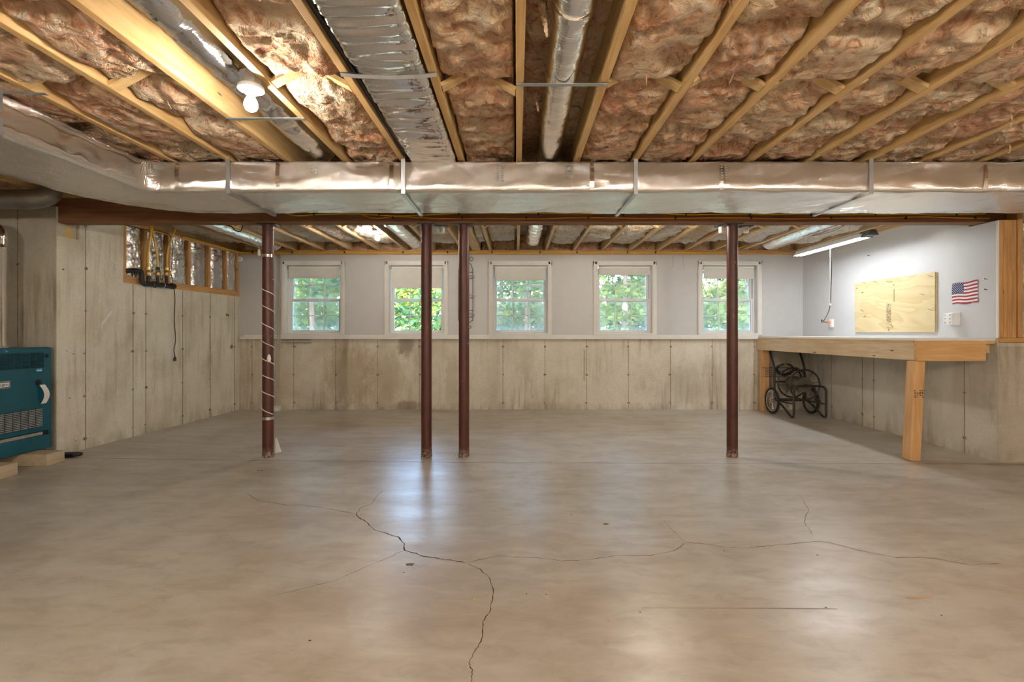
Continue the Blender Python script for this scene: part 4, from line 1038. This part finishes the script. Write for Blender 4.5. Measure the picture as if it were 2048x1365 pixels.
for (y, z) in ((4.30, .105), (4.355, .135), (4.355, .235)): MB().lathe([(.005, XB+.0), (.004, XB+.016)], (0, y, z), 'X', 8).build('screw', 'spoke', bo)
# vent pipe on top
vp = thing('vent_pipe', (-4.36, 4.10, .99), 'shiny metal vent pipe rising from the boiler', 'vent pipe')
xv, yv = -4.355, 4.10
MB().lathe([(.085, .992), (.085, 1.0), (.068, 1.005), (.068, 1.03)], (xv, yv, 0), 'Z', 28).build('collar', 'chrome', vp, True)
MB().lathe([(.0625, 1.0), (.0625, 1.82), (.066, 1.825), (.066, 1.835), (.0625, 1.84), (.0625, 1.86), (.067, 1.865), (.067, 1.92)], (xv, yv, 0), 'Z', 28).build('pipe', 'chrome', vp, True)
MB().tube(spline([(xv, yv, 1.90), (xv, yv, 1.945), (xv-.03, yv-.01, 1.985), (xv-.10, yv-.03, 2.02), (xv-.6, yv-.16, 2.10)], 5), .0665, 24).build('elbow', 'chrome', vp, 40)
# grey exhaust pipe under the joists
ep = thing('exhaust_pipe', (-4.4, 4.05, 2.2), 'dull grey round pipe with elbow in the dark corner', 'pipe')
MB().tube([(-6.0, 4.03, 2.185), (-4.08, 4.03, 2.215)], .078, 24).build('pipe', 'galv_dull', ep, 40)
MB().tube(spline([(-4.10, 4.03, 2.215), (-4.0, 4.04, 2.218), (-3.93, 4.07, 2.25), (-3.90, 4.10, 2.31), (-3.90, 4.10, 2.5)], 3), .080, 24).build('elbow', 'galv_dull', ep, 40)
MB().tube([(-4.42, 4.03, 2.20), (-4.42, 4.03, 2.50)], .006, 6).build('hanger_rod', 'strap', ep)
# blocks, black tray
def wblock(name, x0, x1, y0, y1, z1, label):
    tag(MB().box(x0, x1, y0, y1, 0, z1).build(name, 'block', None, False, .005), label, 'wood block', 'wood blocks under the boiler')
def wb2(u, v): return floor_at(u, v)
wblock('wood_block', -4.80, -3.93, 4.10, 4.26, .099, 'pale wood block under the window side end of the boiler')
wblock('wood_block', -4.80, -3.93, 3.70, 3.86, .099, 'pale wood block at the frame edge under the boiler')
x, y = floor_at(136, 914)
tb = thing('black_tray', (x, y, 0), 'small flat black tray on the floor at the wall corner', 'tray')
MB().hexa([(x-.085,y-.04,0),(x+.075,y-.035,0),(x+.09,y+.05,0),(x-.07,y+.045,0),(x-.09,y-.045,.03),(x+.08,y-.04,.03),(x+.095,y+.055,.03),(x-.075,y+.05,.03)]).build('body', 'black', tb, bevel=.008)
MB().hexa([(x-.08,y-.035,.03),(x+.07,y-.03,.03),(x+.085,y+.045,.03),(x-.065,y+.04,.03),(x-.06,y-.02,.037),(x+.05,y-.015,.037),(x+.065,y+.03,.037),(x-.045,y+.025,.037)]).build('lid', 'rubber', tb, bevel=.004)

# ------------------------------------------------------------------ gas manifold on the left wall
def lp(u, v, out=-.04):
    """point just in front of the left wall at pixel column u and row v"""
    k = -(4.04+out+.0485*YB); y = k*F/((u-1034)-.0485*F)
    return Vector((lw(y, out), y, CZ-(v-667)*y/F))
gm = thing('gas_manifold', lp(300, 572), 'black iron gas manifold clamped on the step of the wall', 'gas pipe')
C5 = lambda a, b, out=-.045: lp(240+a*240/2048, 440+b*160/1365, out)
MB().tube([C5(95, 875, .02), C5(200, 865), C5(300, 868), C5(345, 885), C5(368, 925), C5(370, 1010), C5(378, 1060), C5(410, 1085), C5(470, 1095)], .026, 12).build('riser', 'iron', gm, True)
MB().tube([C5(400, 1085), C5(920, 1135)], .026, 12).build('header', 'iron', gm, True)
MB().lathe([(.034, -.03), (.034, .02)], C5(900, 1133), 'Y', 12).build('end_cap', 'iron', gm, True); MB().lathe([(.033, -.02), (.033, .02)], C5(590, 1102), 'Y', 12).build('coupling', 'iron', gm, True)
for (a, b) in ((560, 1100), (735, 1118)): MB().lathe([(.0275, -.006), (.029, 0), (.0275, .006)], C5(a, b), 'Y', 14).build('clamp', 'spoke', gm, True)
for (a, b) in ((425, 1125), (595, 1140), (705, 1150)): MB().lathe([(.010, -.012), (.010, .012)], C5(a, b), 'Z', 10).build('clamp_bolt', 'clamp_blue', gm, True)
G = []
for (a, b, vt) in ((482, 1085, 790), (645, 1090, 790), (798, 1080, 800)):
    p = C5(a, b); q = C5(a, vt); q.x, q.y = p.x, p.y
    MB().tube([p, p.lerp(q, .42)], .016, 10).build('nipple', 'iron', gm, True)
    vv_ = MB().lathe([(.014, 0), (.022, .008), (.024, .03), (.022, .052), (.014, .06)], p.lerp(q, .42), 'Z', 10).build('valve', 'brass', gm, True)
    MB().bar(p.lerp(q, .5)+Vector((.02, .02, .0)), p.lerp(q, .5)+Vector((.03, .05, .07)), .012, .004).build('valve_handle', 'gas_yellow', vv_)
    MB().lathe([(.020, 0), (.022, .012), (.020, .03), (.013, .034)], p.lerp(q, .78), 'Z', 8).build('fitting', 'iron' if a == 645 else 'brass', gm, True)
    G.append(p.lerp(q, .86))
def hose(pts, r, name, mat, label, cat, group=None): return tag(MB().tube(spline(pts, 8), r, 8).build(name, mat, None, True), label, cat, group)
hose([G[0], C5(478, 600), C5(500, 380), C5(522, 200, -.06), C5(510, 80, -.10)], .012, 'gas_tube', 'gas_yellow', 'yellow flexible gas tube, thickest and nearest the wall step', 'gas tube', 'yellow gas tubes')
hose([G[1], C5(632, 620), C5(605, 440), C5(560, 260, -.06), C5(540, 90, -.10)], .011, 'gas_tube', 'gas_yellow', 'yellow flexible gas tube, middle one of three, curving at the top', 'gas tube', 'yellow gas tubes')
hose([G[2], C5(805, 620), C5(835, 440), C5(880, 310, -.06), C5(950, 150, -.10), C5(962, 100, -.12)], .009, 'gas_tube', 'gas_yellow', 'yellow flexible gas tube leaning toward the windows, thinnest of three', 'gas tube', 'yellow gas tubes')
# black hanging cord on left wall
cp = [lp(a, b, -.02) for a, b in ((342, 548), (345, 562), (348, 575), (350, 600), (349, 640), (351, 680), (348, 700), (350, 714))]
t = thing('hanging_cord', cp[0], 'black cord with a plug hanging down the left concrete wall', 'cord')
MB().tube(spline(cp, 8), .0045, 6).build('cord', 'black', t, True)
MB().lathe([(.004, .0), (.012, -.008), (.015, -.03), (.013, -.05), (.0, -.052)], cp[-1], 'Z', 10).build('plug', 'black', t, True)
hose([C5(860, 270, -.03), C5(890, 360, -.03), C5(905, 480, -.03), C5(885, 680, -.03), C5(880, 850, -.03)], .004, 'drop_wire', 'black', 'thin black wire running down a stud above the manifold', 'wire')
hose([C5(90, 90, -.01), C5(400, 160, -.01), C5(620, 185, -.01), C5(820, 240, -.01), C5(862, 290, -.02)], .004, 'plate_wire', 'black', 'thin black wire along the top of the foil stud wall', 'wire')
# yellow cable along the plates
pts = [C5(1060, 290, -.012), C5(1250, 330, -.012), C5(1700, 460, -.012), C5(1930, 525, -.012), Vector((-3.98, 7.09, 2.287))]
xx = -3.6; rr_ = random.Random(3)
while xx < 2.9: pts.append(Vector((xx, 7.103, 2.288+rr_.uniform(-.007, .007)))); xx += .42
pts += [Vector((2.95, 7.10, 2.285)), Vector((3.1, 7.02, 2.31)), Vector((3.25, 6.9, 2.36))]
yc = thing('yellow_cable', (0, 7.1, 2.28), 'yellow electric cable stapled along the top plate over the windows', 'cable')
MB().tube(spline(pts, 6), .007, 6).build('cable', 'cable_yellow', yc, True)
for u in (505, 584, 689, 806, 895, 984, 1080, 1154, 1255, 1311):
    xq = (u-1034)*7.1/F; MB().box(xq-.008, xq+.008, 7.09, 7.116, 2.274, 2.303).build('staple', 'black', yc)
# cables on beam
def beamcable(zb, amp, mat, label, sd_, x0=-2.6, x1=4.3):
    pts = [Vector((x0, 4.352, 2.26))]; xx = x0+.3
    while xx < x1: pts.append(Vector((xx, 4.352, zb+amp*nz(xx*1.9, sd_, .5)))); xx += .22
    t = thing('beam_cable', (0, 4.352, zb), label, 'cable', 'cables on the beam')
    MB().tube(spline(pts, 5), .005, 6).build('cable', mat, t, True)
    rq = random.Random(int(sd_*10)); xx = x0+.5
    while xx < x1: MB().box(xx-.006, xx+.006, 4.344, 4.360, zb-.012, zb+.012).build('staple', 'black', t); xx += rq.uniform(.5, .8)
beamcable(2.172, .022, 'cable_yellow', 'yellow cable sagging along the face of the big beam', 1.3, -2.3)
beamcable(2.140, .018, 'cable_orange', 'orange cable running lowest along the face of the big beam', 4.1, -1.6)

# ------------------------------------------------------------------ small things on the back wall
xd = (475.6-1034)*7.12/F
sd_ = thing('round_sensor', (xd, 7.12, CZ+(667-518)*7.12/F), 'small round white sensor high in the far corner', 'sensor')
zc = CZ+(667-518)*7.1/F
MB().lathe([(.036, 7.135), (.040, 7.125), (.040, 7.11), (.034, 7.102), (.0, 7.10)], (xd+.03, 0, zc), 'Y', 24).build('body', 'plastic_white', sd_, True); MB().lathe([(.016, 7.103), (.015, 7.097), (0, 7.096)], (xd+.03, 0, zc), 'Y', 18).build('centre_button', 'trim_white', sd_, True)
# iron hook rack
hk = thing('iron_rack', (-.78, 7.13, 1.6), 'black wrought iron hook rack hung between two windows', 'hook rack')
q8 = lambda u, v: (((860+u*140/956)-1034)*7.115/F, 7.115, CZ-((480+v*200/1365)-667)*7.115/F)
xm = q8(585, 0)[0]; xl_ = xm-.21
for s_, x0 in ((1, xm), (-1, xl_)):
    cx = (xm+xl_)/2; pts = [q8(0, 308), q8(0, 340), q8(0, 400), q8(0, 500), q8(0, 1050), q8(0, 1100), q8(0, 1150)]
    off = [.045, .075, .1, .105, .105, .09, .03]
    MB().tube(spline([(cx+s_*o, 7.115, p[2]) for o, p in zip(off, pts)], 6), .004, 6).build('side_rail', 'wrought', hk, True)
for v in (443, 532, 797, 963, 1058): z = q8(0, v)[2]; MB().tube([(xl_, 7.115, z), (xm, 7.115, z)], .0042, 6).build('cross_bar', 'wrought', hk, True)
for v, rr, dx in ((262, .027, .10), (1192, .02, .085)):
    z = q8(0, v)[2]
    MB().tube(arc((q8(563 if v < 500 else 543, 0)[0], 7.115, z), rr, 0, 2*pi*15/16, 15, 'XZ'), .0035, 6, True).build('scroll_ring', 'wrought', hk, True)
for v in (500, 765, 1020):
    z = q8(0, v)[2]
    for dx in (-.03, -.12):
        c0 = (xm+dx, 7.113, z)
        MB().tube(spline([(c0[0], 7.113, z-.03), (c0[0]+.02, 7.113, z-.005), (c0[0]+.005, 7.112, z+.02), (c0[0]-.015, 7.112, z+.005), (c0[0], 7.112, z-.008)], 5), .0028, 6).build('scroll', 'wrought', hk, True)
        MB().tube(spline([(c0[0]+.01, 7.113, z-.03), (c0[0]+.025, 7.08, z-.04), (c0[0]+.05, 7.05, z-.03), (c0[0]+.055, 7.045, z+.0)], 5), .003, 6).build('hook', 'wrought', hk, True)
# wire rack under ledge
wr_ = thing('wire_rack', (-3.2, 7.08, 1.0), 'small wire rack hung under the ledge below the first window', 'wire rack')
xa, xb_ = (563-1034)*7.05/F, (618-1034)*7.05/F
for z, y in ((1.018, 7.05), (.975, 7.05), (1.018, 7.13), (.975, 7.13)): MB().tube([(xa, y, z), (xb_, y, z)], .0025, 5).build('rail', 'wrought', wr_)
for k in range(10):
    x = xa+(xb_-xa)*k/9; MB().tube([(x, 7.13, 1.018), (x, 7.05, 1.02), (x, 7.05, .975), (x, 7.13, .972)], .0016, 4).build('wire', 'wrought', wr_)
# grey cables hanging by window 1
def bp(u, v, y=7.10): return Vector(((u-1034)*y/F, y, CZ-(v-667)*y/F))
hose([bp(561, 508), bp(560, 560), bp(558, 620), bp(556, 672, 7.05), bp(552, 730, 7.05), bp(547, 812, 7.06)], .010, 'drop_cable', 'cable_grey', 'thick grey cable dropping beside the first window to the floor', 'cable')
hose([bp(563, 508, 7.12), bp(561, 600, 7.12), bp(560, 668, 7.06), bp(559, 740, 7.12), bp(556, 815, 7.10)], .004, 'drop_wire', 'block', 'thin tan wire beside the thick grey drop cable', 'wire')
hose([bp(1346, 511, 7.12), bp(1346, 530, 7.12), bp(1345, 534, 7.12), bp(1343, 535, 7.12)], .002, 'stub_wire', 'cable_grey', 'short wire stub hooked at its end over the grey wall', 'wire', 'wire stubs over the wall')
hose([bp(1366, 511, 7.12), bp(1367, 528, 7.12), bp(1369, 541, 7.12)], .002, 'stub_wire', 'cable_grey', 'longer straight wire stub hanging over the grey wall', 'wire', 'wire stubs over the wall')
# pull cord with plug near column one
yq = 5.0; t = thing('pull_cord', bp(517, 500, yq), 'white cord with a small plug dangling beside the wrapped post', 'cord')
MB().tube(spline([bp(492, 448, yq)+Vector((0, 0, .12)), bp(492, 448, yq), bp(498, 470, yq), bp(505, 483, yq), bp(517, 493, yq), bp(518, 500, yq)], 6), .003, 6).build('cord', 'cord_white', t, True)
MB().lathe([(.006, 0), (.014, -.015), (.016, -.06), (.010, -.065)], bp(518, 499, yq), 'Z', 10).build('plug', 'plastic_white', t, True)
hose([bp(430, 447, 5.2), bp(460, 452, 5.2), bp(470, 461, 5.2), bp(480, 463, 5.2), bp(485, 455, 5.2), bp(484, 446, 5.2)], .006, 'loop_wire', 'black', 'black wire loop hanging behind the beam by the foil stud wall', 'wire')
# junction plates by the posts
def jplate(u, lab):
    t = thing('ceiling_box', bp(u, 452, 4.75), lab, 'junction box', 'black boxes behind the beam')
    p = bp(u, 452, 4.75); MB().box(p.x-.055, p.x+.055, 4.70, 4.80, p.z-.012, p.z+.05).build('body', 'black', t, bevel=.006); MB().lathe([(.026, -.07), (.026, -.012)], p, 'Z', 16).build('socket', 'plastic_white', t, True)
    MB().box(p.x-.02, p.x+.02, 4.72, 4.78, p.z+.05, ZJ+.05).build('bracket', 'iron', t)
jplate(884, 'small black box behind the beam between the paired posts'); jplate(1443, 'small black box behind the beam on the window side of the lone post')
jplate(1492, 'small black box behind the beam on the workbench side of the lone post')

# ------------------------------------------------------------------ outside: ground, trees
g = MB(); g.grid(lambda a, b: (-26+52*a, 7.45+40*b, .72+.05*fbm(a*9, b*9, 1, 2)+.9*b), 30, 24)
gr = g.build('ground', 'grass', None, 'all'); struct(gr, 'sunlit grassy ground outside the windows', 'ground')
def leaves(mb, c, rad, n_, size, rg, squash=1.0, hollow=.3):
    for k in range(n_):
        while True:
            p = Vector((rg.uniform(-1,1), rg.uniform(-1,1), rg.uniform(-1,1)))
            if hollow < p.length < 1: break
        p = Vector((p.x*rad[0], p.y*rad[1], p.z*rad[2]))+Vector(c)
        s_ = size*rg.uniform(.6, 1.4)
        a = Vector((rg.uniform(-1,1), rg.uniform(-1,1), rg.uniform(-.6,.6))).normalized(); b = a.cross(Vector((rg.uniform(-1,1), rg.uniform(-1,1), rg.uniform(-1,1)))).normalized()
        mb.add([p-a*s_, p+b*s_*.45, p+a*s_, p-b*s_*.45], [(0, 1, 2, 3)])
def tree(x, y, h, rad, mat, label, seed, n_=1500, size=.13, trunk=.09, low=1.2, group='trees outside the windows'):
    rg = random.Random(seed); z0 = .72+(y-7.45)/40*.9
    t = thing('tree', (x, y, z0), label, 'tree', group)
    m = MB(); top = (x+rg.uniform(-.4,.4), y, z0+h*.8)
    m.tube(spline([(x, y, z0-.1), (x+rg.uniform(-.1,.1), y, z0+h*.35), top], 5), [trunk*(1-.06*k) for k in range(11)], 8)
    m.build('trunk', 'bark', t, True)
    m = MB()
    for k in range(6):
        a = rg.uniform(0, 6.28); zz = z0+h*rg.uniform(.25, .6); m.tube([(x, y, zz), (x+rad*.7*cos(a), y+rad*.7*sin(a), zz+rg.uniform(.2, .8))], [trunk*.35, trunk*.12], 5)
    m.build('branches', 'bark', t, True)
    m = MB()
    for k in range(7):
        c = (x+rg.uniform(-.6,.6)*rad, y+rg.uniform(-.6,.6)*rad, z0+low+(h-low)*k/6)
        leaves(m, c, (rad*.75, rad*.75, h*.16), n_//7, size, rg, 1, .1)
    m.build('crown', mat, t)
TL = [(-7.6, 15.5, 5.5, 1.9, 'leaf_a', 'slim tree outside, seen through the first window'), (-5.6, 13.5, 4.5, 1.4, 'leaf_a', 'low leafy tree outside in front of the first window'),
      (-3.4, 12.2, 6.0, 1.7, 'leaf_b', 'dark green tree outside, closest to the second window'), (-1.7, 16.5, 5.5, 1.9, 'leaf_c', 'yellow green tree outside far behind the second window'),
      (.3, 15.0, 5.6, 1.9, 'leaf_b', 'dark tree outside behind the middle window'), (-.6, 19.0, 6, 2.2, 'leaf_c', 'sunlit tree outside far behind the middle window'), (3.0, 13.5, 5.0, 1.7, 'leaf_a', 'leafy tree outside behind the fourth window'),
      (4.6, 17.5, 6.0, 2.3, 'leaf_b', 'dark tree outside far behind the fourth window'), (6.0, 12.6, 4.4, 1.6, 'leaf_a', 'bright leafy tree outside behind the window by the workbench'), (8.0, 16.0, 6, 2.2, 'leaf_c', 'sunlit tree outside far behind the window by the workbench')]
for k, (x, y, h, rad, mt, lab) in enumerate(TL): tree(x, y, h, rad, mt, lab, 40+k, 3000, .10, .10, .5 if k in (1, 8) else .9)
m = MB(); rg = random.Random(5)
for k in range(110): leaves(m, (-19+38*(k % 55)/54+rg.uniform(-.4, .4), 23+rg.uniform(-1.5, 2.5), 1.3+rg.uniform(0, 4.6)), (1.5, .8, 1.1), 230, .2, rg, 1, 0)
tl = m.build('treeline', 'leaf_c'); tl['kind'] = 'stuff'; tag(tl, 'sunlit wall of woodland foliage far beyond the windows', 'foliage')
m = MB()
for k in range(46): leaves(m, (-15+30*k/45+rg.uniform(-.3,.3), 18.5+rg.uniform(-1.0, 1.0), 1.15+rg.uniform(0, .7)), (.8, .6, .5), 200, .11, rg, 1, 0)
ub = m.build('undergrowth', 'leaf_a'); ub['kind'] = 'stuff'; tag(ub, 'low bushy undergrowth on the ground beyond the windows', 'undergrowth')
